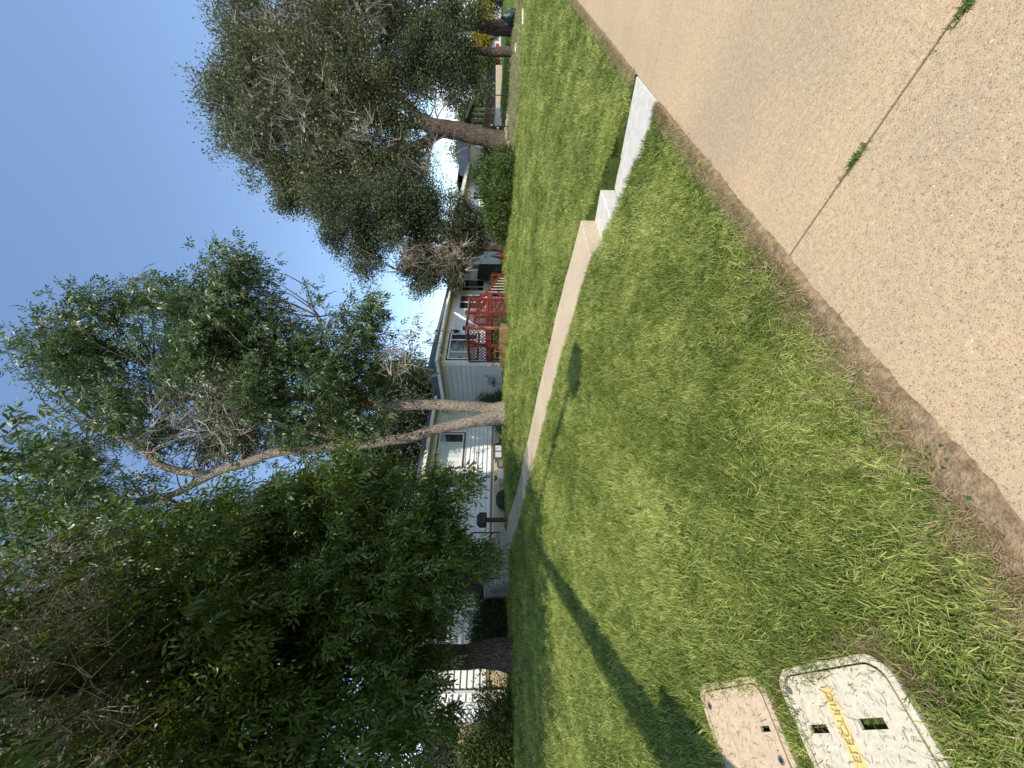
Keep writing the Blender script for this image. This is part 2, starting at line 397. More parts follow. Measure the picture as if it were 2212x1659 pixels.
M_bark = bark_mat('ash_bark', (.40, .335, .27), (.11, .088, .068), 27, .2)
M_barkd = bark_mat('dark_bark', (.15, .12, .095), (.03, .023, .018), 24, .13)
M_barkelm = bark_mat('elm_bark', (.135, .103, .08), (.035, .027, .02), 13, .12)
M_twig = mat('twig', (.12, .095, .075), .9, .15, (.18, .15, .12), 5)
M_dead = mat('dead_twig', (.42, .37, .31), .9, .15, (.31, .265, .22), 5)
M_grass = grass_mat('grass_blade', (.066, .112, .018), (.205, .262, .046), (.50, .53, .16))
M_straw = grass_mat('straw_blade', (.20, .15, .075), (.33, .26, .13), (.46, .38, .21))
M_clover = leaf_mat('clover_leaf', (.05, .10, .015), (.10, .18, .03), .3, .5, .4)

# ------------------------------------------------------------------ ground
def grid_mesh(name, X, Y, Z, keep=None):
    r, c = X.shape
    me = bpy.data.meshes.new(name)
    idx = np.arange(r * c).reshape(r, c)
    q = np.stack([idx[:-1, :-1], idx[:-1, 1:], idx[1:, 1:], idx[1:, :-1]], -1).reshape(-1, 4)
    if keep is not None: q = q[keep.reshape(-1)]
    me.from_pydata(np.stack([X, Y, Z], -1).reshape(-1, 3).tolist(), [], q.tolist()); me.update()
    me.shade_smooth()
    return me
wv = np.concatenate([[-.02], np.arange(.02, 4, .06), np.arange(4, 18, .28), np.geomspace(18, 1500, 40)])
sv = np.concatenate([-np.geomspace(1500, 9, 36), np.arange(-8.5, 13, .08), np.geomspace(13.1, 1500, 60)])
Wg, Sg = np.meshgrid(wv, sv, indexing='ij')
Xg, Yg = P2[0] + Wg * NS[0] + Sg * DS[0], P2[1] + Wg * NS[1] + Sg * DS[1]
Zg = gz(Xg, Yg)
inp = (np.abs(Sg - path_mid(Wg)) < PATH_H + .01) & (Wg < 13.6)
Zg = np.where(inp, np.minimum(Zg, path_z(np.where(Wg < 2, np.maximum(Wg - .1, 0), Wg))) - .09, Zg) - .004
lawn = link('lawn', grid_mesh('lawn', Xg, Yg, Zg), M_lawn); tag(lawn, kind='structure')

# pavement: slabs with open joints
side = bpy.data.objects.new('sidewalk', None); COL.objects.link(side); side['kind'] = 'structure'
side.location = (P2[0], P2[1], 0); side.rotation_euler = (0, 0, math.atan2(DS[1], DS[0]))
slab_me = MB().box(0.006, 3.144, -1.8, 0, -.12, 0).mesh('slab'); slab_me.materials.append(M_tan)
for k in range(-4, 12):
    o = link('slab', slab_me, None, side, (k * 3.15, 0, 0), bevel=.008)
part('joint_dirt', MB().box(-14, 40, -1.79, -.01, -.1, -.012), M_crack, side)
kerb = part('kerb', MB().box(-60, 120, -2.6, -2.45, -.3, -.01), M_grey, loc=side.location, rot=side.rotation_euler); tag(kerb, kind='structure')
verge = part('verge', MB().box(-60, 120, -2.45, -1.8, -.3, -.02), M_lawn, loc=side.location, rot=side.rotation_euler); tag(verge, kind='structure')
road = part('road', MB().box(-400, 400, -11, -2.6, -.35, -.14), M_road, loc=side.location, rot=side.rotation_euler); tag(road, kind='structure')
far_ground = part('far_ground', MB().box(-900, 900, -900, -11, -.6, -.15), M_lawn, loc=side.location, rot=side.rotation_euler); tag(far_ground, kind='structure')

# crumbled soil along the pavement edge
ss = np.arange(-6, 26, .025)
rows = []
def n1(v, f, o): return np.array([noise.noise(Vector((a * f, o, 0))) for a in v])
rag = .012 + .03 * np.clip(n1(ss, 1.3, 2) + .35, 0, 1) + .012 * n1(ss, 9, 5) + .006 * n1(ss, 31, 6) + .065 * np.clip((-.25 - ss) / 1.2, 0, 1) * (1 + .7 * n1(ss, 2.2, 8)) + .012 * n1(ss, 55, 3) + .03 * np.exp(-((ss - .1) / .35) ** 2)
rag = np.clip(rag * np.where(ss > -.3, .62, .8), .004, .4); rag = np.where((ss > 2.7) & (ss < 3.75), .003, rag)
prof = [(-1.0, .0035), (-.75, .012), (-.3, .021), (.0, .026)]
for a, z in prof: rows.append((a * rag, np.full_like(ss, z) + (.008 * n1(ss, 14, a * 3) if z > .01 else 0)))
rows.append((np.full_like(ss, .05), np.full_like(ss, .024)))
rows.append((np.full_like(ss, .14), np.full_like(ss, -.01)))
SW = np.stack([r[0] for r in rows]); SZ = np.stack([r[1] for r in rows]); SSg = np.tile(ss, (len(rows), 1))
soil = link('soil_edge', grid_mesh('soil_edge', P2[0] + SW * NS[0] + SSg * DS[0], P2[1] + SW * NS[1] + SSg * DS[1], SZ, ~((SSg[:-1, :-1] > 2.72) & (SSg[:-1, :-1] < 3.72))), M_soil)
tag(soil, kind='structure')

# front walk: flat new slab, two steps, long tan slab climbing to the house
walk = bpy.data.objects.new('walkway', None); COL.objects.link(walk); walk['kind'] = 'structure'
walk.location = side.location; walk.rotation_euler = side.rotation_euler
def walk_strip(ws_, zs_, thick=.3):
    mb = MB(); n = len(ws_)
    for w, z in zip(ws_, zs_):
        for sgn in (-1, 1): mb.v.append((path_mid(w) + sgn * PATH_H, w, z))
        for sgn in (-1, 1): mb.v.append((path_mid(w) + sgn * PATH_H, w, z - thick))
    for i in range(n - 1):
        a = i * 4
        mb.f += [(a, a + 1, a + 5, a + 4), (a + 2, a + 6, a + 7, a + 3), (a, a + 4, a + 6, a + 2), (a + 1, a + 3, a + 7, a + 5)]
    mb.f += [(0, 2, 3, 1), ((n - 1) * 4, (n - 1) * 4 + 1, (n - 1) * 4 + 3, (n - 1) * 4 + 2)]
    return mb
part('slab', walk_strip([.006, 1.2], [.012, .018]), M_new, walk, bevel=.006)
part('step', walk_strip([1.215, 1.64], [.215, .22], .35), M_new, walk, bevel=.018)
pw = list(np.linspace(1.62, 14.2, 40))
def pz(w):
    x, y = xy(w, path_mid(w)); return max(.425 + (w - 1.62) * .12 if w < 2.6 else 0, G(x, y) + .03)
joints = [1.625, 4.6, 7.6, 10.6, 14.2]
for a, b in zip(joints[:-1], joints[1:]):
    w_ = np.linspace(a + .004, b - .004, 14)
    part('slab', walk_strip(w_, [max(pz(w), .425) for w in w_], .45), M_path, walk, bevel=.012)

# gravel bed with pale stones under the elm
bed_pts = [(5.5, 20.8), (9.2, 17.6), (13.5, 17.4), (18.5, 18.6), (25, 21.5), (27, 25.5), (22, 27), (15, 26.5), (10, 26), (6, 24)]
mb = MB()
cx_, cy_ = sum(p[0] for p in bed_pts) / len(bed_pts), sum(p[1] for p in bed_pts) / len(bed_pts)
rings = []
for k in (0.04, .3, .55, .8, 1.0):
    r_ = []
    for i in range(80):
        t = i / 80 * len(bed_pts); a, b = bed_pts[int(t)], bed_pts[(int(t) + 1) % len(bed_pts)]; f = t - int(t)
        x, y = a[0] + (b[0] - a[0]) * f, a[1] + (b[1] - a[1]) * f
        q = 1 + .05 * noise.noise(Vector((x, y, 0)))
        x, y = cx_ + (x - cx_) * k * q, cy_ + (y - cy_) * k * q
        mb.v.append((x, y, G(x, y) + (.03 if k < 1 else -.02)))
for i in range(4):
    for j in range(80): mb.f.append((i * 80 + j, i * 80 + (j + 1) % 80, (i + 1) * 80 + (j + 1) % 80, (i + 1) * 80 + j))
bed = part('gravel_bed', mb, M_gravel, smooth=True); tag(bed, kind='structure')

# ------------------------------------------------------------------ houses
TH = math.radians(45.5)
D2, N2 = np.array([math.cos(TH), math.sin(TH)]), np.array([-math.sin(TH), math.cos(TH)])
def loc2w(o, s, t): return o[0] + D2[0] * s + N2[0] * t, o[1] + D2[1] * s + N2[1] * t
def siding(wall, length, z0, z1, exp, material, pos, rz, lip=.045):
    """lapped boards, one object each; board lower edge proud of the one below"""
    n = int(round((z1 - z0) / exp))
    me = MB()
    g_ = min(.014, exp * .09)
    me.v = [(0, -.006, exp), (length, -.006, exp), (length, -lip, g_), (0, -lip, g_), (0, 0, g_), (length, 0, g_), (0, 0, exp), (length, 0, exp)]
    me.f = [(0, 3, 2, 1), (3, 4, 5, 2), (0, 6, 4, 3), (1, 2, 5, 7), (0, 1, 7, 6), (4, 6, 7, 5)]
    me = me.mesh('plank'); me.materials.append(material)
    for i in range(n):
        link('plank', me, None, wall, (pos[0], pos[1], z0 + i * exp), (0, 0, rz))
def window(parent, s0, s1, z0, z1, mull, frame_mat, pane_mats, t=0, outer=None, rails=()):
    """frame proud of the wall, panes set back in it; lies in the local x-z plane at y = t"""
    f = MB(); w = .055; d0, d1 = t - .075, t - .02
    xs = [s0] + list(mull) + [s1]
    f.box(s0, s1, d0, d1, z0, z0 + w); f.box(s0, s1, d0, d1, z1 - w, z1)
    for i, x in enumerate(xs):
        a = s0 if i == 0 else (s1 - w if i == len(xs) - 1 else x - w / 2)
        f.box(a, a + w, d0 + .002, d1, z0 + w, z1 - w)
    for (i, zr_) in rails: f.box(xs[i] + w / 2, xs[i + 1] - w / 2, d0 + .01, d1, zr_ - .02, zr_ + .02)
    win = part('window', f, frame_mat, parent)
    if outer:
        g = MB(); q = .07
        g.box(s0 - q, s1 + q, t - .06, t - .018, z0 - q, z0 - .002); g.box(s0 - q, s1 + q, t - .06, t - .018, z1 + .002, z1 + q)
        g.box(s0 - q, s0 - .002, t - .06, t - .018, z0, z1); g.box(s1 + .002, s1 + q, t - .06, t - .018, z0, z1)
        part('frame', g, outer, win)
    for i in range(len(xs) - 1):
        part('pane', MB().box(xs[i] + .02, xs[i + 1] - .02, t - .05, t - .04, z0 + .03, z1 - .03), pane_mats[i % len(pane_mats)], win)
    return win
def gable_roof(parent, s0, s1, t0, t1, ze, pitch, ov, material, thick=.16):
    mb = MB(); tm = (t0 + t1) / 2
    a, b = t0 - ov, t1 + ov; zr_ = ze + (tm - a) * pitch
    for sa, sb in ((s0 - ov, s1 + ov),):
        mb.prism([(sa, a, ze), (sb, a, ze), (sb, tm, zr_), (sa, tm, zr_)], thick)
        mb.prism([(sa, tm + .001, zr_), (sb, tm + .001, zr_), (sb, b, ze), (sa, b, ze)], thick)
    return part('roof', mb, material, parent)
def hip_roof(parent, s0, s1, t0, t1, ze, pitch, ov, material, thick=.12):
    a, b, c, d = s0 - ov, s1 + ov, t0 - ov, t1 + ov; h = min(b - a, d - c) / 2
    if d - c <= b - a: r0, r1 = (a + h, (c + d) / 2), (b - h, (c + d) / 2)
    else: r0, r1 = ((a + b) / 2, c + h), ((a + b) / 2, d - h)
    z = ze + h * pitch; mb = MB()
    mb.v = [(a, c, ze), (b, c, ze), (b, d, ze), (a, d, ze), (*r0, z), (*r1, z)]
    lo = [(x, y, q - thick) for x, y, q in mb.v]
    if d - c <= b - a: fs = [(0, 1, 5, 4), (1, 2, 5), (2, 3, 4, 5), (3, 0, 4)]
    else: fs = [(0, 1, 4), (1, 2, 5, 4), (2, 3, 5), (3, 0, 4, 5)]
    mb.v += lo; mb.f = fs + [tuple(i + 6 for i in f)[::-1] for f in fs] + [(0, 6, 7, 1), (1, 7, 8, 2), (2, 8, 9, 3), (3, 9, 6, 0)]
    return part('roof', mb, material, parent)

# --- white clapboard house with the stone base
HA = np.array([-8.95, 11.2])
h1 = thing('white_house', 'white clapboard house with low dark roof, cream stone base and iron-railed front steps', 'house', (HA[0], HA[1], 0), TH)
wall1 = part('wall', MB().box(-.53, 11.3, 0, 8, 1.9, 4.86).prism([(-.53, 0, 4.86), (-.53, 8, 4.86), (-.53, 4, 6.1)], 11.8, (1, 0, 0)), M_white, h1)
siding(wall1, 11.75, 2.06, 4.80, .196, M_white, (-.49, 0, 0), 0)
siding(wall1, 7.9, 2.06, 6.0, .196, M_white, (-.53, 7.95, 0), -math.pi / 2)
part('corner_board', MB().box(-.60, -.50, -.035, .06, 1.9, 4.8), M_trim, h1)
part('downspout', MB().box(-.30, -.23, -.10, -.035, 1.5, 4.75), M_grey_wall, h1)
part('sill_board', MB().box(-.5, 11.3, -.04, 0, 1.98, 2.055), M_fence, h1)
part('foundation', MB().box(-.5, 11.3, .03, 7.9, .9, 1.975), M_mortar, h1)
found = part('stone_base', MB().box(-.5, 11.3, .012, .03, .92, 1.97), M_mortar, h1)
rs = random.Random(3)
st_me = MB().box(0, 1, -.5, .5, 0, 1).mesh('stone'); st_me.materials.append(M_stone)
z = 1.36; stones = 0
far_st = MB()
while z < 1.95:
    hh = rs.choice([.045, .06, .06, .085]); s = -.5 + rs.random() * .2
    if z + hh > 1.97: break
    while s < 11:
        ln = rs.uniform(.18, .7)
        if not (7.85 < s + ln and s < 8.72 and z > 1.5):
            if 3.5 < s < 9.6 and stones < 230:
                o = link('stone', st_me, None, found, (s, .012, z)); o.scale = (ln - .012, .05 + rs.random() * .03, hh - .008); stones += 1
            else: far_st.box(s, s + ln - .012, -.014, .012, z, z + hh - .008)
        s += ln
    z += hh
tag(part('stone_courses', far_st, M_stone, h1), kind='stuff')
window(h1, 7.46, 9.33, 3.37, 4.53, (7.92, 8.79), M_trim, [M_curtain, M_blind, M_glass], 0, M_darkframe)
window(h1, 5.25, 7.05, 3.40, 4.53, (5.7, 6.6), M_trim, [M_glass, M_blind, M_glass], 0, M_darkframe)
window(h1, 1.0, 2.0, 3.3, 4.4, (), M_trim, [M_glass], 0, None)
window(h1, 7.9, 8.68, 1.55, 1.965, (8.29,), M_darkframe, [M_blind, M_blind], 0, None)
part('soffit', MB().box(-1.05, 11.3, -.56, 0, 4.84, 4.856), M_soffit, h1)
part('fascia', MB().box(-1.1, 11.3, -.60, -.563, 4.83, 4.975), M_trim, h1)
gable_roof(h1, -.53, 11.2, 0, 8, 4.86, .30, .58, M_shingle)
part('chimney', MB().box(3, 3.6, 3.5, 4.1, 5.9, 6.9), M_stone, h1)
dr = part('door', MB().box(2.35, 3.3, -.05, -.02, 2.14, 4.2), M_darkwood, h1)
part('door_frame', MB().box(2.27, 2.35, -.06, -.02, 2.14, 4.26).box(3.3, 3.38, -.06, -.02, 2.14, 4.26).box(2.27, 3.38, -.06, -.02, 4.2, 4.28), M_trim, dr)
part('handle', MB().box(2.44, 2.48, -.10, -.05, 3.05, 3.2), M_steel, dr)
part('cable', MB().tube([(8.3, -.05, 2.78), (7.9, -.05, 2.74), (7.4, -.05, 2.68), (6.95, -.05, 2.70), (6.75, -.05, 2.62), (6.78, -.05, 2.52), (7.0, -.05, 2.5)], .012, 5), M_trim, h1)
part('outlet_box', MB().box(6.72, 6.82, -.08, -.02, 2.30, 2.42), M_meter, h1)
# steps
stp = thing('concrete_steps', 'grey concrete front steps with black iron handrail in the shade of the big ash', 'steps', (HA[0], HA[1], 0), TH)
for i in range(3):
    part('step', MB().box(2.02, 3.55, -2.45 + .3 * i, -1.56 + .0005 * i, 1.2, 1.60 + .18 * i).box(0, 0, 0, 0, 0, 0) if False else MB().box(2.02 + .002 * i, 3.55 - .002 * i, -2.45 + .3 * i, -1.555, 1.0, 1.60 + .18 * i), M_grey, stp, bevel=.01)
    part('shade_lip', MB().box(2.0, 3.57, -2.485 + .3 * i, -2.14 + .3 * i, 1.565 + .18 * i, 1.605 + .18 * i), M_new2, stp, bevel=.008)  # overhanging lip added so each step gets a shade line
part('landing_slab', MB().box(1.88, 3.62, -1.59, -.06, 2.10, 2.146), M_new2, stp, bevel=.01)
part('landing', MB().box(1.9, 3.6, -1.55, -.045, 1.0, 2.14), M_grey, stp, bevel=.015)
hr = MB()
for sx_ in (3.48, 2.1):
    for p in ((sx_, -2.38, 1.6), (sx_, -1.45, 2.14), (sx_, -.15, 2.14)): hr.bar(p, (p[0], p[1], p[2] + .9), .035, .035)
    hr.bar((sx_, -2.38, 2.5), (sx_, -1.45, 3.04), .04, .03); hr.bar((sx_, -1.45, 3.04), (sx_, -.1, 3.04), .04, .03)
    hr.bar((sx_, -2.38, 1.85), (sx_, -1.45, 2.39), .025, .02); hr.bar((sx_, -1.45, 2.39), (sx_, -.1, 2.39), .025, .02)
    for k in range(5): hr.bar((sx_, -1.2 + k * .22, 2.39), (sx_, -1.2 + k * .22, 3.04), .015, .015)
part('handrail', hr, M_iron, stp)
# lamp on a square post
lx, ly = at(536, 1090, 12.2).x, 12.2
lz = G(lx, ly)
lamp = thing('yard_lamp', 'squat dark wooden lantern on a square post beside the front steps', 'lamp', (lx, ly, lz), TH)
part('post', MB().box(-.055, .055, -.055, .055, -.1, .70), M_darkwood, lamp)
lt = MB(); lt.v = [(-.18, -.18, .70), (.18, -.18, .70), (.18, .18, .70), (-.18, .18, .70), (-.18, -.18, .93), (.18, -.18, .93), (.18, .18, .93), (-.18, .18, .93), (-.11, -.11, 1.02), (.11, -.11, 1.02), (.11, .11, 1.02), (-.11, .11, 1.02)]
lt.f = [(3, 2, 1, 0), (0, 1, 5, 4), (1, 2, 6, 5), (2, 3, 7, 6), (3, 0, 4, 7), (4, 5, 9, 8), (5, 6, 10, 9), (6, 7, 11, 10), (7, 4, 8, 11), (8, 9, 10, 11)]
part('lantern', lt, M_darkwood, lamp)
# things along the stone base
def on_front(o, s, t):
    x, y = loc2w(o, s, t); return x, y, G(x, y)
p = on_front(HA, 6.7, -.55)
pl = thing('planter_box', 'cream rectangular planter box against the stone base below the clapboard wall', 'planter', p, TH)
part('box', MB().box(-.25, .25, -.18, .18, -.05, .34), M_creamp, pl, bevel=.02)
part('soil', MB().box(-.22, .22, -.15, .15, .34, .345), M_soil, pl)
mb = MB()
for k in range(16):
    a = k * 2.4; mb.poly([(-.12, 0, .345), (-.12 + .1 * math.cos(a), .1 * math.sin(a), .42), (-.12 + .14 * math.cos(a + .3), .14 * math.sin(a + .3), .50), (-.12 + .06 * math.cos(a + .5), .06 * math.sin(a + .5), .44)])
part('plant', mb, M_clover, pl)
p = on_front(HA, 7.25, -.5)
hb = thing('hose_reel', 'grey hose reel box standing between the cream planter and the basement window', 'hose reel', p, TH)
part('frame', MB().box(-.17, -.12, -.15, .15, -.03, .33).box(.12, .17, -.15, .15, -.03, .33).box(-.17, .17, .1, .14, .28, .33), M_meter, hb)
mb = MB()
for k in range(5): mb.tube([( -.09 + k * .045, .12 * math.cos(a * math.pi / 6), .16 + .12 * math.sin(a * math.pi / 6)) for a in range(13)], .022, 5)
part('hose', mb, M_meter, hb)
p = on_front(HA, 5.65, -.3)
ww = thing('window_well', 'black arched window well cover standing at the foot of the stone base', 'window well', p, TH)
mb = MB(); pts = [(-.35, 0, -.05), (.35, 0, -.05), (.35, 0, .12)] + [(.33 * math.cos(a * math.pi / 10), 0, .12 + .30 * math.sin(a * math.pi / 10)) for a in range(1, 10)] + [(-.35, 0, .12)]
part('cover', mb.prism(pts, -.35, (0, 1, 0)), M_iron, ww)
part('rib', MB().box(-.02, .02, -.385, -.352, .02, .36).box(-.3, .3, -.385, -.352, .12, .15), M_black, ww)

# --- grey-white house with the red deck
HC = np.array([.95, 17.0])
h2 = thing('grey_house', 'pale grey house with hip roof and wide eaves behind the red lattice deck', 'house', (HC[0], HC[1], 0), TH)
wall2 = part('wall', MB().box(0, 9, 0, 7, 1.1, 4.4), M_grey_wall, h2)
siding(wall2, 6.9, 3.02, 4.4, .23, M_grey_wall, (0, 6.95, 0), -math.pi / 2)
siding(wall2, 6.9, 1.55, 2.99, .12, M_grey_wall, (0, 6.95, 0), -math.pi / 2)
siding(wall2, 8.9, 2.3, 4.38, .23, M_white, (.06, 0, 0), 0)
part('corner_board', MB().box(-.04, .10, -.045, .0, 1.2, 4.38).box(-.045, -.0, .002, .12, 1.2, 4.38), M_trim, h2)
part('foundation', MB().box(.05, 9, -.012, 0, .9, 2.28), M_grey, h2)
window(h2, .22, 2.15, 2.75, 4.10, (.72, 1.66), M_trim, [M_glass], 0, M_black)
window(h2, 4.36, 5.76, 2.6, 3.92, (5.06,), M_trim, [M_glass], 0, None)
window(h2, 6.21, 7.5, 2.6, 3.92, (6.7,), M_trim, [M_glass], 0, None)
dr = part('door', MB().box(2.5, 3.35, -.06, -.03, 2.26, 4.0), M_grey_wall, h2)
part('door_frame', MB().box(2.42, 2.5, -.08, -.03, 2.26, 4.1).box(3.35, 3.43, -.08, -.03, 2.26, 4.1).box(2.42, 3.43, -.08, -.03, 4.0, 4.1), M_trim, dr)
wl = part('wall_lantern', MB().box(2.27, 2.37, -.16, -.05, 3.72, 3.98), M_iron, h2)
part('bracket', MB().tube([(2.32, -.05, 4.06), (2.32, -.12, 4.12), (2.32, -.17, 4.06), (2.32, -.11, 4.0)], .012, 5), M_iron, wl)
part('trim_board', MB().box(4.27, 4.35, -.05, -.02, 2.3, 4.38), M_trim, h2)
part('soffit', MB().box(-.44, 9.4, -.44, 0, 4.385, 4.40).box(-.44, 0, .002, 7.4, 4.385, 4.40), M_soffit, h2)
part('fascia', MB().box(-.47, 9.4, -.475, -.445, 4.36, 4.50).box(-.475, -.445, -.44, 7.4, 4.36, 4.50), M_trim, h2)
part('gutter', MB().box(-.5, 4.6, -.58, -.48, 4.40, 4.50).box(4.55, 9.4, -.565, -.48, 4.375, 4.47), M_trim, h2)
part('downspout', MB().tube([(.1, -.52, 4.4), (.06, -.45, 4.32), (.05, -.08, 4.2), (.05, -.08, 1.6)], .04, 6), M_trim, h2)
hip_roof(h2, 0, 9, 0, 7, 4.53, .36, .47, M_shingle)
part('vent_pipe', MB().tube([(3.8, 1.2, 4.7), (3.8, 1.2, 5.25)], .03, 6), M_trim, h2)
# gas meter on the grey wall
gm = thing('gas_meter', 'grey gas meter with bent pipes on the shaded grey wall', 'gas meter', (HC[0], HC[1], 0), TH)
part('meter_body', MB().blob((-.14, .95, 2.06), .10, .15, .17, 10, 6), M_meter, gm, smooth=True)
part('regulator', MB().blob((-.14, 1.28, 1.98), .09, .11, .09, 10, 6), M_meter, gm, smooth=True)
part('pipe', MB().tube([(-.13, 1.2, 1.3), (-.13, 1.2, 1.9), (-.13, 1.28, 2.0)], .025, 6).tube([(-.13, .82, 2.15), (-.13, .70, 2.32), (-.02, .70, 2.34)], .025, 6).tube([(-.13, 1.05, 2.2), (-.13, 1.2, 2.24), (-.13, 1.3, 2.06)], .02, 6), M_meter, gm)

# --- red lattice deck
deck = thing('red_deck', 'red stained deck with lattice screens and stairs along the grey house', 'deck', (HC[0], HC[1], 0), TH)
FZ, RZ, GZ = 2.24, 3.06, 1.36
deckf = part('floor', MB().box(.02, 2.98, -1.92, -.05, FZ - .2, FZ - .03), M_red, deck)
bd = MB().box(0, 2.96, 0, .135, 0, .028).mesh('board'); bd.materials.append(M_red)
for k in range(13): link('board', bd, None, deckf, (.02, -1.92 + k * .143, FZ - .028))
def lattice(p, ax, ln, z0, z1, sl=0.0, pitch=.165, w=.030):
    """two layers of diagonal slats clipped to a panel that may lean with a stair (sl = rise per metre)"""
    mb = MB(); a = Vector(ax); nrm = Vector((a.y, -a.x, 0)); h = z1 - z0
    for layer, sg in ((-.006, 1), (.006, -1)):
        k = -h
        while k < ln + h:
            u0, u1 = k, k + h
            q0, q1 = (0, h)
            if sg < 0: u0, u1 = u1, u0
            # clip to 0..ln
            t0, t1 = 0.0, 1.0; du = u1 - u0
            for lo, hi in ((0, ln),):
                ta, tb = (lo - u0) / du, (hi - u0) / du
                if ta > tb: ta, tb = tb, ta
                t0, t1 = max(t0, ta), min(t1, tb)
            if t1 - t0 > .02:
                pa, pb = u0 + du * t0, u0 + du * t1
                A_ = Vector(p) + a * pa + nrm * layer + Vector((0, 0, z0 + h * t0 + sl * pa))
                B_ = Vector(p) + a * pb + nrm * layer + Vector((0, 0, z0 + h * t1 + sl * pb))
                mb.bar(A_, B_, .009, w, nrm.cross(B_ - A_))
            k += pitch
    return mb
def screen(p, ax, ln, z0, z1, m_, sl=0.0, mid=None):
    a = Vector(ax)
    lo = part('lattice', lattice(p, ax, ln, z0, z1, sl), m_, deck); lo['kind'] = 'stuff'
    b = MB()
    q = Vector(p) + a * ln
    for zz in (z0, z1): b.bar((p[0], p[1], zz), (q.x, q.y, zz + sl * ln), .04, .075)
    if mid: b.bar((p[0], p[1], mid), (q.x, q.y, mid + sl * ln), .045, .09)
    part('rail', b, m_, deck)
# side towards the lawn corner, then the front
for i in range(2): screen((.06, -.05 - i * .94, 0), (0, -1, 0), .92, GZ + .12, RZ - .03, M_red, mid=FZ)
screen((.06, -1.92, 0), (1, 0, 0), 1.14, GZ + .1, RZ, M_red, mid=FZ)
screen((1.22, -1.92, 0), (1, 0, 0), 1.08, GZ + .1, RZ - .02, M_red, mid=FZ)
for s_, t_, zt, m_ in ((.05, -.06, RZ, M_red), (.05, -1.0, RZ + .05, M_red), (.05, -1.93, RZ + .08, M_redold), (1.2, -1.93, RZ + .05, M_red), (2.32, -1.93, RZ + .02, M_red), (2.32, -.5, RZ - .05, M_red), (3.0, -.5, RZ - .12, M_red)):
    part('post', MB().box(s_ - .05, s_ + .05, t_ - .05, t_ + .05, GZ - .2, zt), m_, deck)
part('top_rail', MB().bar((.05, .0, RZ + .03), (.05, -1.95, RZ + .05), .12, .04).bar((.0, -1.93, RZ + .05), (2.36, -1.93, RZ + .02), .12, .04), M_redold, deck)
# stairs running down beside the house wall
screen((2.36, -.5, 0), (1, 0, 0), .62, FZ + .1, RZ - .12, M_red)
screen((3.02, -.5, 0), (1, 0, 0), 1.75, FZ + .06, RZ - .14, M_red, sl=-.36)
sl_ = MB().bar((2.36, -1.7, 2.72), (5.15, -1.7, 1.60), .05, .13).bar((2.98, -.55, RZ - .02), (5.25, -.55, 2.15), .09, .05).bar((3.4, -1.7, 1.75), (2.36, -1.7, 1.48), .05, .1)
part('stringer', sl_, M_red, deck)
part('post', MB().box(3.02, 3.12, -1.76, -1.66, GZ - .1, 2.66), M_red, deck)
part('post', MB().box(5.08, 5.17, -.6, -.5, GZ - .1, 2.2), M_red, deck)
part('stair_rail', MB().bar((5.12, -1.62, 2.1), (5.12, -.6, 2.1), .06, .1).bar((5.12, -1.68, 1.4), (5.12, -1.68, 2.12), .07, .07), M_red, deck)
bal = MB().box(-.017, .017, -.012, .012, 0, 1).mesh('baluster'); bal.materials.append(M_skirt)
for k in range(9):
    s_ = 2.55 + k * .27; top = 2.72 - (s_ - 2.36) * .40
    o = link('baluster', bal, None, deck, (s_, -1.70, GZ - .05)); o.scale = (1, 1, max(.1, top - GZ - .02))
for k in range(5):
    part('tread', MB().box(2.98 + k * .42, 3.4 + k * .42, -1.66, -.6, FZ - .16 * (k + 1) - .04, FZ - .16 * (k + 1)), M_red, deck)
for i, (s_, t_, zt) in enumerate(((.05, -1.93, RZ + .08), (1.2, -1.93, RZ + .05), (2.32, -1.93, RZ + .02))):
    cap = part('post_cap', MB().box(s_ - .075, s_ + .075, t_ - .075, t_ + .075, zt, zt + .09), M_darkwood if i < 2 else M_red, deck)
wx = thing('red_flower_box', 'small red flower box on a bracket beyond the top of the deck stairs', 'flower box', (*loc2w(HC, 7.6, -.35), 2.82), TH)
part('box', MB().box(-.3, .3, -.12, .12, 0, .22), M_terracotta, wx, bevel=.01)
part('bracket', MB().box(-.04, .04, .1, .3, -.5, .02), M_red, wx)
part('post', MB().box(-.04, .04, -.04, .04, -1.4, 0), M_red, wx)
ap = thing('folded_parasol', 'white folded parasol leaning out above the corner of the red deck', 'parasol', (*loc2w(HC, 1.0, -1.5), FZ), TH)
part('pole', MB().tube([(-.5, -.1, .2), (.1, .0, .75), (.95, .1, 1.5)], .03, 6), M_trim, ap)
part('cover', MB().tube([(-.2, -.05, .5), (.2, .02, .84), (.9, .1, 1.45), (1.02, .11, 1.57)], [.02, .065, .05, .02], 8), M_white, ap)
# timber raised bed at the deck foot
rb = thing('raised_bed', 'tan timber raised bed stacked on the grass at the foot of the deck', 'raised bed', (HC[0], HC[1], 0), TH)
for k in range(3):
    part('timber', MB().box(-.45 + .03 * k, -.33 + .03 * k, -2.3 + .05 * k, -.1, GZ - .06 + .13 * k, GZ + .06 + .13 * k), M_timber, rb, bevel=.01)
part('soil', MB().box(-.3, .0, -2.2, -.1, GZ, GZ + .28), M_soil, rb)
bw = thing('wooden_stool', 'low tan wooden stool between the raised bed and the lattice', 'stool', (*loc2w(HC, -.18, -.75), GZ + .28), TH)
part('seat', MB().box(-.12, .12, -.22, .22, .22, .26), M_timber, bw)
for a, b in ((-.09, -.18), (.09, -.18), (-.09, .18), (.09, .18)): part('leg', MB().box(a - .015, a + .015, b - .015, b + .015, 0, .22), M_timber, bw)

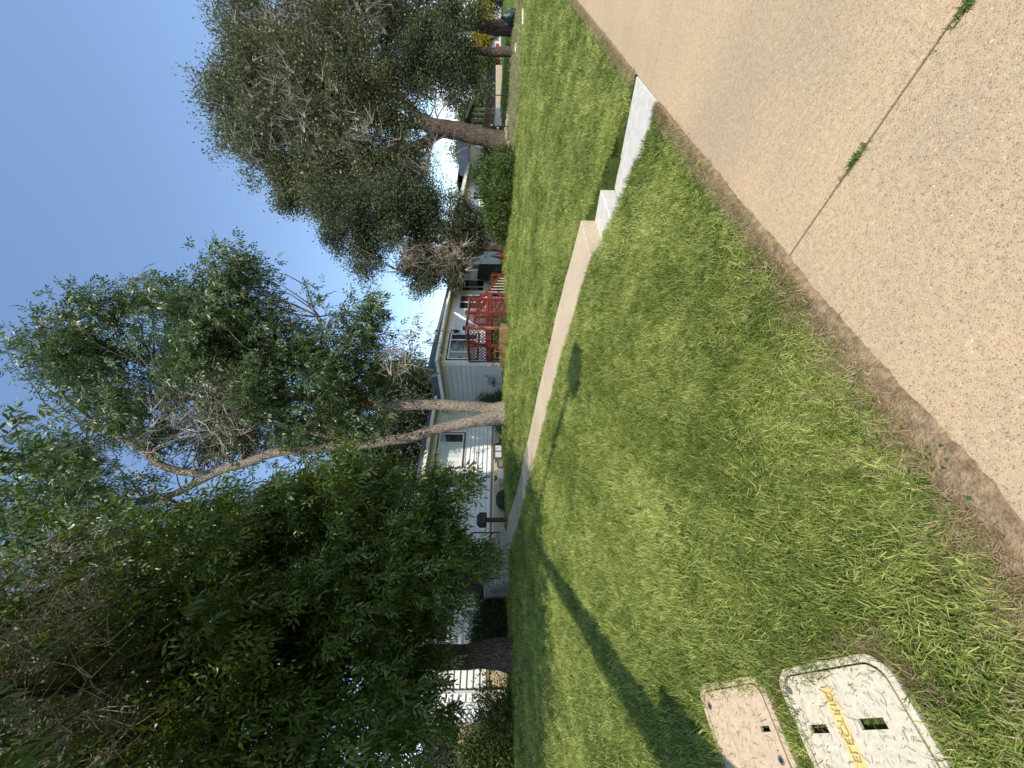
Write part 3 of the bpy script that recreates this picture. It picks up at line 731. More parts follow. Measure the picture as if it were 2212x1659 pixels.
# --- house behind the elm with the pinkish roof
HD = np.array([14.1, 26.0])
h3 = thing('pink_roof_house', 'white house with pinkish shingle roof and small gable, half hidden behind elm trunk and juniper', 'house', (HD[0], HD[1], 0), TH)
w3 = part('wall', MB().box(-4.5, 6.5, 0, 7, .9, 3.95), M_white, h3)
siding(w3, 10.9, 1.5, 3.9, .2, M_white, (-4.45, 0, 0), 0)
siding(w3, 6.9, 1.5, 3.9, .2, M_white, (-4.5, 6.95, 0), -math.pi / 2)
gable_roof(h3, -4.5, 6.5, 0, 7, 3.97, .34, .6, M_shingle2)
part('fascia', MB().box(-5.1, 7.1, -.63, -.60, 3.9, 4.08), M_trim, h3)
part('soffit', MB().box(-5.0, 7.0, -.6, 0, 3.93, 3.95), M_soffit, h3)
for s0_, s1_ in ((-.9, .9), (-3.6, -2.2)):
    window(h3, s0_, s1_, 2.2, 3.45, ((s0_ + s1_) / 2,), M_trim, [M_glass], 0, M_trim, rails=((0, 2.82), (1, 2.82)))
pg = part('porch_gable', MB().prism([(2.6, -1.6, 3.95), (5.4, -1.6, 3.95), (4.0, -1.6, 4.9)], 2.2, (0, 1, 0)), M_shingle2, h3)
part('porch_wall', MB().box(2.8, 5.2, -1.4, 0, 1.0, 3.94), M_creamp, h3)
window(h3, 3.2, 4.6, 2.2, 3.5, (3.9,), M_trim, [M_glass], -1.4, None)
sh = thing('white_shed', 'narrow white clapboard shed between juniper trunk and the black board fence', 'shed', (*at(1086, 1080, 23.5).xy, 0), TH)
w_ = part('wall', MB().box(0, 2.4, 0, 2.5, 1.0, 3.6), M_white, sh)
siding(w_, 2.4, 1.62, 3.6, .16, M_white, (0, 0, 0), 0)
part('base_board', MB().box(0, 2.4, -.035, 0, 1.1, 1.6), M_white, sh)
gable_roof(sh, 0, 2.4, 0, 2.5, 3.6, .3, .2, M_shingle)
p = at(1062, 1080, 21.8)
bf = thing('board_fence', 'black board fence closing the gap beside the white shed', 'fence', (p.x, p.y, 0), TH)
me = MB().box(0, .135, -.012, .012, 0, 1.75).mesh('board'); me.materials.append(M_black)
for k in range(13): link('board', me, None, bf, (-.3 + k * .14, 0, 1.25))
part('rail', MB().box(-.3, 1.5, .015, .05, 1.6, 1.68).box(-.3, 1.5, .015, .05, 2.6, 2.68), M_black, bf)

# --- porch house with white posts
HP = np.array([20.9, 30.0])
h4 = thing('porch_house', 'small house with roofed porch on white posts above pale skirting boards', 'house', (HP[0], HP[1], 0), TH)
hp0 = 1.55
part('wall', MB().box(-.6, 8.5, 2.0, 8, 1.0, 4.25), M_grey_wall, h4)
part('porch_floor', MB().box(-.3, 8.4, 0, 2.0, 2.18, 2.32), M_fence, h4)
skb = MB().box(0, .15, -.012, .012, 0, .66).mesh('skirting_board'); skb.materials.append(M_skirt)
for k in range(54): link('skirting_board', skb, None, h4, (-.3 + k * .16, -.02, 1.5))
for s_ in (0, 2.7, 5.4, 8.1):
    po = part('porch_post', MB().box(s_ - .09, s_ + .09, .0, .18, 2.32, 3.15), M_fence, h4)
    part('post_shaft', MB().box(s_ - .12, s_ + .12, -.02, .2, 3.15, 4.2), M_creamp, po)
part('porch_rail', MB().box(0, 8.1, .06, .12, 3.08, 3.15).box(0, 8.1, .06, .12, 2.45, 2.51), M_fence, h4)
bal2 = MB().box(-.012, .012, .07, .11, 2.5, 3.1).mesh('baluster'); bal2.materials.append(M_fence)
for k in range(60): link('baluster', bal2, None, h4, (.1 + k * .135, 0, 0))
part('roof', MB().prism([(-1.2, -.6, 4.3), (9.2, -.6, 4.3), (9.2, 4, 5.3), (-1.2, 4, 5.3)], .14).prism([(-1.2, 4.002, 5.3), (9.2, 4.002, 5.3), (9.2, 8.5, 4.3), (-1.2, 8.5, 4.3)], .14), M_shingle, h4)
part('fascia', MB().box(-1.2, 9.2, -.66, -.61, 4.24, 4.44), M_darkframe, h4)
window(h4, 1.5, 3.2, 2.7, 3.8, (2.35,), M_trim, [M_glass], 2.0, None)
window(h4, 5.5, 7.0, 2.7, 3.8, (6.2,), M_trim, [M_glass], 2.0, None)
part('stair', MB().box(-1.6, -.3, .2, 1.4, 1.2, 1.75).box(-1.0, -.3, .2, 1.4, 1.75, 2.05), M_fence, h4)
part('stair_rail', MB().bar((-1.6, .2, 2.5), (-.2, .2, 3.1), .05, .08).bar((-1.55, .2, 1.3), (-1.55, .2, 2.55), .08, .08).bar((-1.0, .2, 1.6), (-1.0, .2, 2.8), .04, .04), M_darkframe, h4)

# --- low stone wall and iron fence beyond the porch
p = at(1500, 1083, 42)
sw = thing('low_stone_wall', 'low cream stone wall with dark iron railing beyond the porch house', 'wall', (p.x, p.y, 0), math.radians(12))
swb = part('wall', MB().box(-5.5, 1.2, 0, .3, 1.2, 2.25), M_mortar, sw)
rs = random.Random(5)
st_me2 = MB().box(0, 1, -.5, .5, 0, 1).mesh('stone'); st_me2.materials.append(M_stone2)
for r_ in range(4):
    s = -5.5
    while s < 1.1:
        ln = rs.uniform(.4, .9); o = link('stone', st_me2, None, swb, (s, -.01, 1.3 + r_ * .235)); o.scale = (min(ln, 1.2 - s) - .02, .06, .22); s += ln
fr = MB().bar((-5.5, .15, 3.3), (1.2, .15, 3.3), .04, .04).bar((-5.5, .15, 2.4), (1.2, .15, 2.4), .04, .04)
part('rail', fr, M_iron, sw)
im = MB().box(-.015, .015, .135, .165, 2.25, 3.35).mesh('picket'); im.materials.append(M_iron)
for k in range(42): link('picket', im, None, sw, (-5.4 + k * .16, 0, 0))

# --- far white house and the red car in front of it
p = at(1571, 1083, 78)
q_ = at(1489, 1083, 82)
rzf = math.atan2(p.y - q_.y, p.x - q_.x)
h5 = thing('far_white_house', 'long low white house with two dark windows far across the second lawn', 'house', (q_.x, q_.y, 0), rzf)
lnf = (p.xy - q_.xy).length + 6
part('wall', MB().box(0, lnf, 0, 7, .9, 3.75), M_white, h5)
part('eave_trim', MB().box(0, lnf, -.04, 0, 3.3, 3.75), M_grey_wall, h5)
gable_roof(h5, 0, lnf, 0, 7, 3.78, .3, .5, M_shingle)
for s0_ in (2.3, 6.2): window(h5, s0_, s0_ + 1.7, 2.2, 3.4, (s0_ + .85,), M_trim, [M_glass], 0, M_darkframe)
p = at(1533, 1083, 66)
car = thing('red_car', 'red hatchback parked in front of the far white house', 'car', (p.x, p.y, G(p.x, p.y)), .15)
bod = [(-2.1, 0, .28), (2.1, 0, .28), (2.12, 0, .75), (1.95, 0, .88), (1.0, 0, .95), (-1.9, 0, .98), (-2.12, 0, .8)]
part('body', MB().prism([(x, -.85, z) for x, _, z in bod][::-1], 1.7, (0, 1, 0)), M_carred, car, bevel=.06)
cab = [(1.05, .95), (.35, 1.42), (-1.1, 1.46), (-1.95, .98)]
part('window', MB().prism([(x, -.74, z) for x, z in cab], 1.48, (0, 1, 0)), M_glass, car)
part('roof', MB().prism([(.4, -.72, 1.421), (-1.12, -.72, 1.461), (-1.1, -.72, 1.51), (.33, -.72, 1.47)][::-1], 1.44, (0, 1, 0)), M_carred, car, bevel=.02)
for a in (-1.3, 1.3):
    for b in (-.86, .66):
        wh = part('wheel', MB().tube([(a, b, .31), (a, b + .2, .31)], .31, 16), M_tyre, car)
        part('rim', MB().tube([(a, b - .006, .31), (a, b + .206, .31)], .19, 12), M_steel, wh)
for b in (-.6, .6): part('headlight', MB().box(2.06, 2.13, b - .16, b + .16, .62, .74), M_curtain, car)

# ------------------------------------------------------------------ utility boxes in the grass
A2 = np.array([.695, -.72]); A2 /= np.linalg.norm(A2); B2 = np.array([A2[1], -A2[0]])   # short axis, long axis
def ubox(name, label, o, la, lb, skirt_mat, lid_mat, r):
    """an empty lying on the slope: local x along the short side, y along the long side"""
    c = o + A2 * la / 2 + B2 * lb / 2
    z0_, zx, zy = G(*o), G(*(o + A2 * la)), G(*(o + B2 * lb))
    ex = Vector((A2[0], A2[1], (zx - z0_) / la)).normalized(); ey = Vector((B2[0], B2[1], (zy - z0_) / lb)).normalized()
    ez = ex.cross(ey)
    if ez.z < 0: ez = -ez
    t = thing(name, label, 'utility box')
    ex2 = ey.cross(ez)
    M4 = Matrix((ex, ey, ez)).transposed().to_4x4(); M4.translation = (o[0], o[1], z0_ + .016)
    t.matrix_world = M4
    def rr(x0, x1, y0, y1, r_, n=6):
        pts = []
        for cx, cy, a0 in ((x1 - r_, y0 + r_, -90), (x1 - r_, y1 - r_, 0), (x0 + r_, y1 - r_, 90), (x0 + r_, y0 + r_, 180)):
            for k in range(n + 1):
                a = math.radians(a0 + 90 * k / n); pts.append((cx + r_ * math.cos(a), cy + r_ * math.sin(a)))
        return pts
    O = rr(-.02, la + .02, -.02, lb + .02, r + .02); I = rr(.006, la - .006, .006, lb - .006, r)
    mb = MB(); n = len(O)
    for x, y in O: mb.v.append((x, y, 0.012))
    for x, y in I: mb.v.append((x, y, 0.014))
    for x, y in O: mb.v.append((x, y, -.2))
    for x, y in I: mb.v.append((x, y, -.06))
    for i in range(n):
        j = (i + 1) % n
        mb.f += [(i, j, n + j, n + i), (2 * n + i, 2 * n + j, j, i), (n + i, n + j, 3 * n + j, 3 * n + i)]
    part('rim', mb, skirt_mat, t)
    return t, rr
def lid_with_holes(t, outline_fn, la, lb, r, holes, m_):
    mb = MB(); bm = bmesh.new()
    pts = outline_fn(.013, la - .013, .013, lb - .013, r)
    vs = [bm.verts.new((x, y, 0)) for x, y in pts]; ed = [bm.edges.new((vs[i], vs[(i + 1) % len(vs)])) for i in range(len(vs))]
    for x0, x1, y0, y1 in holes:
        hv = [bm.verts.new((x, y, 0)) for x, y in ((x0, y0), (x1, y0), (x1, y1), (x0, y1))]
        ed += [bm.edges.new((hv[i], hv[(i + 1) % 4])) for i in range(4)]
    bmesh.ops.triangle_fill(bm, use_beauty=True, use_dissolve=False, edges=ed)
    for f in [f for f in bm.faces if any(x0 < f.calc_center_median().x < x1 and y0 < f.calc_center_median().y < y1 for x0, x1, y0, y1 in holes)]: bm.faces.remove(f)
    g = bmesh.ops.extrude_face_region(bm, geom=bm.faces[:])
    bmesh.ops.translate(bm, vec=(0, 0, .016), verts=[v for v in g['geom'] if isinstance(v, bmesh.types.BMVert)])
    bmesh.ops.recalc_face_normals(bm, faces=bm.faces)
    me = bpy.data.meshes.new('lid'); bm.to_mesh(me); bm.free()
    ld = link('lid', me, m_, t)
    return ld
BS = np.array([-1.833, 2.185]); LA1, LB1 = .47, .66
ub1, rr = ubox('utility_box', 'smaller beige utility box with bolted lid, set in the grass beside the ELECTRIC one', BS, LA1, LB1, M_beige, M_beige, .05)
hs1 = [(.365, .425, .17, .192)]
ld = lid_with_holes(ub1, rr, LA1, LB1, .045, hs1, M_beige)
part('hole_floor', MB().box(.35, .44, .155, .205, -.05, -.03), M_soil, ub1)
for bx_, by_ in ((.045, .075), (.42, .29), (.05, .58)):
    bo = part('bolt', MB().tube([(bx_, by_, .012), (bx_, by_, .0185)], .017, 14), M_steel, ub1)
    part('socket', MB().tube([(bx_, by_, .0185), (bx_, by_, .0192)], .010, 6), M_iron, bo)
BB = np.array([-1.42, 1.768]); LA2, LB2 = .52, .80
ub2, rr = ubox('utility_box', 'larger pale utility box marked ELECTRIC with two slotted holes, strewn with grass clippings', BB, LA2, LB2, M_pale, M_pale, .07)
hs2 = [(.055, .145, .18, .208), (.30, .41, .17, .203)]
ld = lid_with_holes(ub2, rr, LA2, LB2, .065, hs2, M_pale)
part('hole_floor', MB().box(.03, .17, .16, .23, -.05, -.03).box(.28, .43, .15, .225, -.05, -.03), M_soil, ub2)
part('bolt', MB().tube([(.035, .06, .012), (.035, .06, .0185)], .016, 14), M_steel, ub2)
bandp = [(.205, .065), (.258, .065), (.240, .315), (.187, .315)]
bnd = part('label_band', MB().prism([(x, y, .016) for x, y in bandp], .002), M_yellow, ub2)
fc = bpy.data.curves.new('lettering', 'FONT'); fc.body = 'ELECTRIC'; fc.size = .052; fc.extrude = .0012; fc.align_x = 'CENTER'; fc.align_y = 'CENTER'; fc.space_character = 1.12
fc.materials.append(M_letter)
fo = bpy.data.objects.new('lettering', fc); COL.objects.link(fo); fo.parent = ub2
fo.location = (.2225, .19, .0185); fo.rotation_euler = (0, 0, math.radians(-86))
fo.scale = (.86, .86, 1)
bpy.context.view_layer.update()
me = bpy.data.meshes.new_from_object(fo.evaluated_get(bpy.context.evaluated_depsgraph_get()))
lo_ = fo.location.copy(); ro_ = fo.rotation_euler.copy(); bpy.data.objects.remove(fo); me.name = 'lettering'
if not me.materials: me.materials.append(M_letter)
lt_ = link('lettering', me, None, ub2, lo_, ro_); lt_.scale = (.86, .86, 1)

# ------------------------------------------------------------------ small things in the yards
def rock(loc, r, label=None, group=None, sc=(1, 1, .7)):
    o = part('rock', MB().blob((0, 0, 0), r * sc[0], r * sc[1], r * sc[2], 9, 6, .5), M_rock, smooth=True, loc=loc)
    return o
grp = 'rocks in a row under the elm'
for i, (U, V, Y, r) in enumerate(((1408, 1099, 23.4, .16), (1395, 1100, 23.2, .22), (1382, 1101, 23, .25), (1372, 1102, 22.8, .2), (1360, 1103, 22.6, .22), (1348, 1104, 22.2, .18), (1338, 1104, 22, .14))):
    x, y = at(U, V, Y).xy
    o = rock((x, y, G(x, y) + r * .35), r, sc=(1.3, .9, .7)); o.rotation_euler = (0, 0, i * 1.3)
    tag(o, 'pinkish rock in the row along the foot of the elm', 'rock', grp)
for i, (U, V, Y) in enumerate(((1621, 1118, 18.5), (1555, 1108, 21.5))):
    x, y = at(U, V, Y).xy
    o = part('edging_block', MB().box(-.45, .45, -.07, .07, -.1, .10), M_edging, loc=(x, y, G(x, y)), rot=(0, 0, .12 if i == 0 else .45), bevel=.02)
    tag(o, ('pale stone edging block lying in the grass nearest the pavement' if i == 0 else 'pale stone edging block lying in the grass before the thin dark trunk'), 'edging block', 'pale edging blocks at the lawn edge')
x, y = at(1624, 1108, 24.0).xy
bag = thing('garden_bag', 'dark green plastic bag slumped around an upright pale stake beside the reddish trunk', 'bag', (x, y, G(x, y)))
bm_ = MB().tube([(0, 0, 0), (.02, 0, .08), (.02, 0, .2), (.0, .02, .33), (-.02, .02, .46), (-.03, 0, .6), (-.03, 0, .7), (-.02, 0, .78), (.02, 0, .88)], [.38, .40, .38, .32, .29, .23, .16, .10, .17], 22)
bm_.v = [(x + .15 * noise.noise(Vector((x * 4, y * 4, z * 5))), y + .15 * noise.noise(Vector((x * 4 + 7, y * 4, z * 5))), z) for x, y, z in bm_.v]; part('bag', bm_, M_bag, bag, smooth=True)
part('stake', MB().bar((.02, 0, .5), (.0, 0, 1.75), .045, .045), M_stick, bag)
# chain and two posts
cp = thing('chain_posts', 'two thin black posts joined by a sloping chain in front of the porch house', 'barrier', (0, 0, 0))
pa, pb = at(1453, 1100, 23.5), at(1386, 1098, 22.6)
za, zb = at(1453, 1068, 23.5).z, at(1386, 1063, 22.6).z
part('post', MB().tube([(pa.x, pa.y, G(pa.x, pa.y) - .1), (pa.x, pa.y, za)], .03, 8), M_iron, cp)
part('post', MB().tube([(pb.x, pb.y, G(pb.x, pb.y) - .1), (pb.x, pb.y, zb)], .03, 8), M_iron, cp)
part('chain', MB().tube([(pa.x + (pb.x - pa.x) * t, pa.y + (pb.y - pa.y) * t, za + (zb - za) * t - .05 * math.sin(math.pi * t)) for t in np.linspace(0, 1, 9)], .02, 5), M_iron, cp)
# pot with a dark cone, blue tub and red pot by the bush
p = at(1106, 1088, 19.2); p.z = G(p.x, p.y)
pc = thing('flower_pot', 'small dark red pot topped with a black pointed cone before the white shed', 'pot', p)
part('pot', MB().tube([(0, 0, 0), (0, 0, .30)], [.13, .18], 12), M_redpot, pc)
part('cone', MB().tube([(0, 0, .30), (0, 0, .85)], [.15, .01], 12), M_iron, pc)
p = at(1300, 1066, 24.5); p.z = G(p.x, p.y)
bt = thing('garden_chair', 'dark blue folding garden chair behind the green juniper bush', 'chair', p, .6)
part('seat', MB().box(-.3, .3, -.3, .3, .45, .52), M_blue, bt); part('backrest', MB().box(-.3, .3, .26, .32, .5, 1.2), M_blue, bt)
for a, b in ((-.27, -.27), (.27, -.27), (-.27, .27), (.27, .27)): part('leg', MB().box(a - .03, a + .03, b - .03, b + .03, 0, .45), M_blue, bt)
part('cushion', MB().box(-.2, .2, .18, .258, .6, 1.05), M_paleblue, bt, bevel=.03)
p = at(1279, 1062, 24.0); p.z = G(p.x, p.y)
rp = thing('garden_figure', 'small red and cream garden ornament behind the green juniper bush', 'ornament', p)
part('base', MB().tube([(0, 0, 0), (0, 0, .6)], [.25, .22], 10), M_rock, rp)
part('body', MB().blob((0, 0, .85), .24, .22, .32, 10, 7), M_redpot, rp, smooth=True)
part('head', MB().blob((-.06, -.02, 1.2), .15, .15, .15, 10, 6), M_creamp, rp, smooth=True)
# picket fence behind the shrub
p = at(90, 1050, 16.0)
wf = thing('picket_fence', 'weathered brown board fence with a pale end post beside the house gable', 'fence', (p.x, p.y, 0), math.radians(4))
pk = MB().box(0, .108, -.012, .012, 0, 1); pk = pk.mesh('picket'); pk.materials.append(M_fence)
for k in range(22):
    o = link('picket', pk, None, wf, (-.115 * (k + 1) + .1, .01 * math.sin(k * 2.1), 1.2)); o.scale = (1, 1, 2.27 + .03 * math.sin(k * 3.7))
part('rail', MB().box(-2.5, .1, .02, .06, 1.7, 1.8).box(-2.5, .1, .02, .06, 3.0, 3.1), M_fence, wf)
part('post', MB().box(-1.75, -1.62, -.1, -.015, 1.2, 3.55), M_edging, wf)

# street light that stands by the utility boxes
sp_ = (-2.13, .31)
lp = thing('street_light', 'tall wooden street light pole beside the utility boxes, its arm reaching over the street', 'street light', (sp_[0], sp_[1], G(*sp_)))
part('pole', MB().tube([(0, 0, -.3), (0, 0, 5), (0, 0, 10.35)], [.18, .165, .13], 14), M_pole, lp, smooth=True)
part('arm', MB().tube([(0, 0, 9.7), (1.5, -1.35, 10.0), (3.2, -2.9, 10.1)], .06, 8), M_steel, lp)
part('lamp_head', MB().blob((3.45, -3.1, 10.1), .42, .32, .13, 12, 6), M_steel, lp, smooth=True)
part('control_box', MB().box(.08, .33, -.17, .17, 1.3, 2.95), M_meter, lp)

# ------------------------------------------------------------------ leaves and branches
def unit(a): return a / np.maximum(np.linalg.norm(a, axis=-1, keepdims=True), 1e-9)
def leaf_mesh(name, C, A, Nn, L, Wd, var, fold=.18):
    """one bent four-cornered leaf per row"""
    n = len(C); A = unit(A); Sd = unit(np.cross(A, Nn)); Nn = np.cross(Sd, A)
    L = np.broadcast_to(np.asarray(L, float), (n,))[:, None]; Wd = np.broadcast_to(np.asarray(Wd, float), (n,))[:, None]
    V = np.stack([C, C + A * L * .45 + Sd * Wd / 2 + Nn * Wd * fold, C + A * L - Nn * L * .08, C + A * L * .45 - Sd * Wd / 2 + Nn * Wd * fold], 1).reshape(-1, 3).astype(np.float32)
    me = bpy.data.meshes.new(name)
    me.vertices.add(4 * n); me.vertices.foreach_set('co', V.ravel())
    me.loops.add(4 * n); me.loops.foreach_set('vertex_index', np.arange(4 * n, dtype=np.int32))
    me.polygons.add(n); me.polygons.foreach_set('loop_start', np.arange(0, 4 * n, 4, dtype=np.int32))
    me.polygons.foreach_set('loop_total', np.full(n, 4, np.int32))
    at_ = me.attributes.new('var', 'FLOAT', 'FACE'); at_.data.foreach_set('value', np.clip(var, 0, 1).astype(np.float32))
    me.update()
    return me
def lobe_points(lobes, n, rng, shell=.55, gap=.0, gs=.9, flat=.9, clump=0, csize=.8):
    """points spread through a crown made of overlapping lobes, thinned by noise so that gaps stay"""
    C = np.array([l[:3] for l in lobes]); R = np.array([l[3] for l in lobes])
    p = R ** 2.3; p /= p.sum()
    i = rng.choice(len(R), n, p=p)
    d = unit(rng.normal(size=(n, 3))); r = R[i] * (shell + (1.06 - shell) * rng.random(n) ** .6)
    X = C[i] + d * r[:, None] * np.array([1, 1, flat])
    if clump:
        m_ = max(12, n // clump); j = rng.permutation(n)[:m_]; K, kd, ki = X[j], d[j], i[j]
        q = rng.integers(0, m_, n); rr_ = csize * (.6 + .8 * rng.random(m_)) * np.clip(R[ki] / R.mean(), .5, 1.2)
        e_ = unit(rng.normal(size=(n, 3)) + kd[q] * .35); X = K[q] + e_ * (rr_[q] * rng.random(n) ** .5)[:, None] * np.array([1, 1, .8]); d = unit(e_ + kd[q] * .5); i = ki[q]
    if gap > -1:
        k = np.array([noise.noise(Vector(q) * gs) for q in X.tolist()]) > gap - .5
        X, d, i = X[k], d[k], i[k]
    return X, d, i
def ash_leaves(X, d, rng, m, L, Wd, spread=.3, droop=.5, pairs=3):
    """sprays of compound leaves: each cluster carries m leaves of 2*pairs+1 leaflets"""
    n = len(X); o = unit(d * .7 + rng.normal(size=(n, 3)) * .5 + np.array([0, 0, -.1]))
    C = np.repeat(X, m, 0) + rng.normal(size=(n * m, 3)) * spread * .45
    ra = unit(np.repeat(o, m, 0) * .6 + rng.normal(size=(n * m, 3)) * .7 + np.array([0, 0, -droop]))
    sd = unit(np.cross(ra, rng.normal(size=(n * m, 3)))); nr = np.cross(sd, ra); nr *= np.sign(nr[:, 2:3] + 1e-6)
    cs, ax, nn = [], [], []
    rl = L * 2.1
    for k in range(pairs):
        b = C + ra * rl * (k + .6) / (pairs + .6)
        for sg in (-1, 1):
            cs.append(b); ax.append(unit(ra * .75 + sd * sg * .9 + np.array([0, 0, -.35]) + rng.normal(size=ra.shape) * .22)); nn.append(nr + rng.normal(size=ra.shape) * .3)
    cs.append(C + ra * rl); ax.append(ra + np.array([0, 0, -.4])); nn.append(nr)
    cv = np.repeat(rng.random(n), m) * .5 + rng.random(n * m) * .3
    v = np.concatenate([cv + rng.random(len(cv)) * .25 for _ in cs])
    C, A, N_ = np.concatenate(cs), np.concatenate(ax), np.concatenate(nn)
    l = L * (.75 + .5 * rng.random(len(C)))
    return C, A, N_, l, l * (Wd / L), v
def puff_leaves(X, d, rng, m, L, Wd, spread, up_=.0, droop=.0):
    n = len(X)
    off = rng.normal(size=(n * m, 3)) * spread * .5
    C = np.repeat(X, m, 0) + off
    A = unit(np.repeat(d, m, 0) * .7 + rng.normal(size=(n * m, 3)) * .7 + np.array([0, 0, up_ - droop]))
    N_ = rng.normal(size=(n * m, 3)) + np.array([0, 0, .5]) + np.repeat(d, m, 0) * .6
    v = np.repeat(rng.random(n), m) * .55 + rng.random(n * m) * .45
    l = L * (.7 + .6 * rng.random(len(C)))
    return C, A, N_, l, l * (Wd / L), v
def densify(poly, rad, step=.25):
    P_, R_ = [], []
    for i in range(len(poly) - 1):
        a, b = Vector(poly[i]), Vector(poly[i + 1]); n = max(1, int((b - a).length / step))
        for k in range(n): P_.append(a.lerp(b, k / n)); R_.append(rad[i] + (rad[i + 1] - rad[i]) * k / n)
    P_.append(Vector(poly[-1])); R_.append(rad[-1])
    return P_, R_
def smooth(P_, it=3):
    for _ in range(it): P_ = [P_[0]] + [(P_[i - 1] + P_[i] * 2 + P_[i + 1]) / 4 for i in range(1, len(P_) - 1)] + [P_[-1]]
    return P_
def trunk_part(t, name, limbs, m_, k=14, lump=.05, seed=0):
    mb = MB(); allp, allr = [], []
    for poly, rad in limbs:
        P_, R_ = densify(poly, rad, .22); P_ = smooth(P_, 4)
        P_ = [p + Vector((noise.noise(p * .9 + Vector((seed, 0, 0))), noise.noise(p * .9 + Vector((0, seed + 9, 0))), 0)) * min(.12, r * .6) for p, r in zip(P_, R_)]
        n0 = len(mb.v); mb.tube(P_, R_, k)
        for i in range(len(P_)):
            for j in range(k):
                v = Vector(mb.v[n0 + i * k + j]); q = 1 + lump * 2 * noise.noise(v * 3.1)
                mb.v[n0 + i * k + j] = tuple(P_[i] + (v - P_[i]) * q)
        allp += P_; allr += R_
    part(name, mb, m_, t, smooth=True)
    return np.array([tuple(p) for p in allp]), np.array(allr)
def branches(t, name, skel, X, m_, rng, r0=.03, r1=.004, sag=.1, k=4, steps=5, maxlen=6, wig=.12):
    mb = MB()
    if not len(X): return
    cnt = np.zeros(len(skel))
    for x in X:
        dd = np.linalg.norm(skel - x - np.array([0, 0, -.4]) * 0, axis=1) + .35 * np.maximum(0, skel[:, 2] - x[2] + .3) + cnt
        j = int(np.argmin(dd)); a = skel[j]; cnt[max(0, j - 1):j + 2] += .7; ln = np.linalg.norm(x - a)
        if ln > maxlen or ln < .2: continue
        pts = []
        w_ = rng.normal(size=3) * wig * ln
        for s in range(steps + 1):
            f = s / steps; p_ = a + (x - a) * f + w_ * math.sin(math.pi * f) + np.array([0, 0, sag * ln * math.sin(math.pi * f)]) + rng.normal(size=3) * .02 * ln * (0 < s)
            pts.append(p_)
        R_ = [r0 * min(1, .4 + ln / 4) * (1 - s / steps) + r1 for s in range(steps + 1)]
        mb.tube(pts, R_, k, cap=False)
    if mb.v: return part(name, mb, m_, t, smooth=True)
def dead_sprays(t, name, X, rng, m_, ln=.8, n=5, r=.008, updir=(0, 0, .3)):
    """bare twiggy sprays"""
    mb = MB()
    for x in X:
        d0 = unit(rng.normal(size=3) + np.array(updir))
        for _ in range(n):
            d = unit(d0 + rng.normal(size=3) * .55); L_ = ln * (.5 + .8 * rng.random()); b = unit(rng.normal(size=3))
            pts = [x + d * L_ * f + b * L_ * .18 * f * f + rng.normal(size=3) * .03 * L_ for f in (0, .33, .66, 1)]
            mb.tube(pts, [r, r * .8, r * .6, r * .3], 3, cap=False)
    o = part(name, mb, m_, t); o['kind'] = 'stuff'
    return o
def lob(l, Y0, mpp=None):
    out_ = []
    for q in l:
        Y = q[3] if len(q) > 3 else Y0
        p = at(q[0], q[1], Y); out_.append((p.x, p.y, p.z, q[2] * Y / FOC))
    return out_

# --- great ash beside the steps (trunk in the shade, crown hanging over the lawn)
rng = np.random.default_rng(1)
bx, by = -7.18, 9.75; bz = G(bx, by)
t1 = thing('ash_tree', 'great ash with thick dark trunk, its shaded crown hanging over lawn and steps', 'tree')
c1 = lambda x, y, z: (x, y, z)
limbs1 = [([(bx, by, bz - .3), (bx, by, bz + .15), (bx + .02, by, bz + .9), (bx + .05, by - .05, 3.4), (bx + .25, by - .2, 5.2), (bx + .7, by - .7, 8.2), (bx + 1.4, by - 1.3, 11)], [.50, .38, .29, .27, .25, .18, .08]),
          ([(bx + .15, by - .15, 4.6), (bx + 1.3, by - 1.6, 6.6), (-4.4, 5.6, 7.6), (-3.0, 3.6, 8.0), (-1.8, 2.6, 8.2)], [.17, .12, .08, .05, .025]),
          ([(bx + .1, by - .1, 4.2), (bx + 1.6, by - .3, 6.0), (-3.9, 9.2, 7.5), (-2.6, 8.8, 9.4)], [.16, .11, .07, .03]),
          ([(bx, by, 4.0), (bx - .3, by - 1.6, 5.5), (-7.2, 6, 7.0), (-6.2, 4, 7.8), (-4.6, 2.6, 7.6)], [.16, .12, .08, .05, .025]),
          ([(bx + .3, by - .3, 5.5), (bx + 1.5, by - 2.2, 8.5), (-4.0, 6, 11.5)], [.13, .08, .03])]
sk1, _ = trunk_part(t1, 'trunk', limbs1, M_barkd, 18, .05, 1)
L1 = lob([(545, 745, 105, 8.2), (600, 800, 60, 8.3), (470, 890, 85, 8), (575, 955, 55, 8.6), (625, 975, 38, 9), (420, 985, 55, 8), (335, 520, 230, 7.5), (130, 480, 210, 6.8), (150, 760, 180, 7), (330, 780, 160, 8.5), (50, 320, 200, 6.2),
          (430, 640, 150, 9), (30, 640, 170, 6), (400, 400, 140, 9.5), (60, 870, 80, 7.5), (250, 930, 55, 8.5), (525, 590, 78, 9.4), (200, 270, 170, 7.4), (110, 940, 40, 8.2), (545, 690, 75, 8.8), (600, 660, 40, 9.6), (350, 300, 150, 8.5), (465, 500, 90, 10)], 8)
L1b = lob([(170, 110, 190, 8), (400, 120, 160, 9), (495, 190, 78, 10), (40, 60, 180, 7)], 8) + [(-4.2, 2.6, 6.6, 1.4), (-2.7, 2.4, 7.4, 1.3), (-1.7, 3.2, 8.4, 1.3), (-3.5, 5, 9, 1.8), (-6, 4, 8.2, 1.9), (-1.9, 6, 10.4, 1.6), (-5, 7, 10.5, 2.2)]
X, d, ii = lobe_points(L1, 6800, rng, .3, .05, .8, clump=20, csize=.6)
C_, A_, N_, l_, w_, v_ = ash_leaves(X, d, rng, 4, .15, .040, .36, .6)
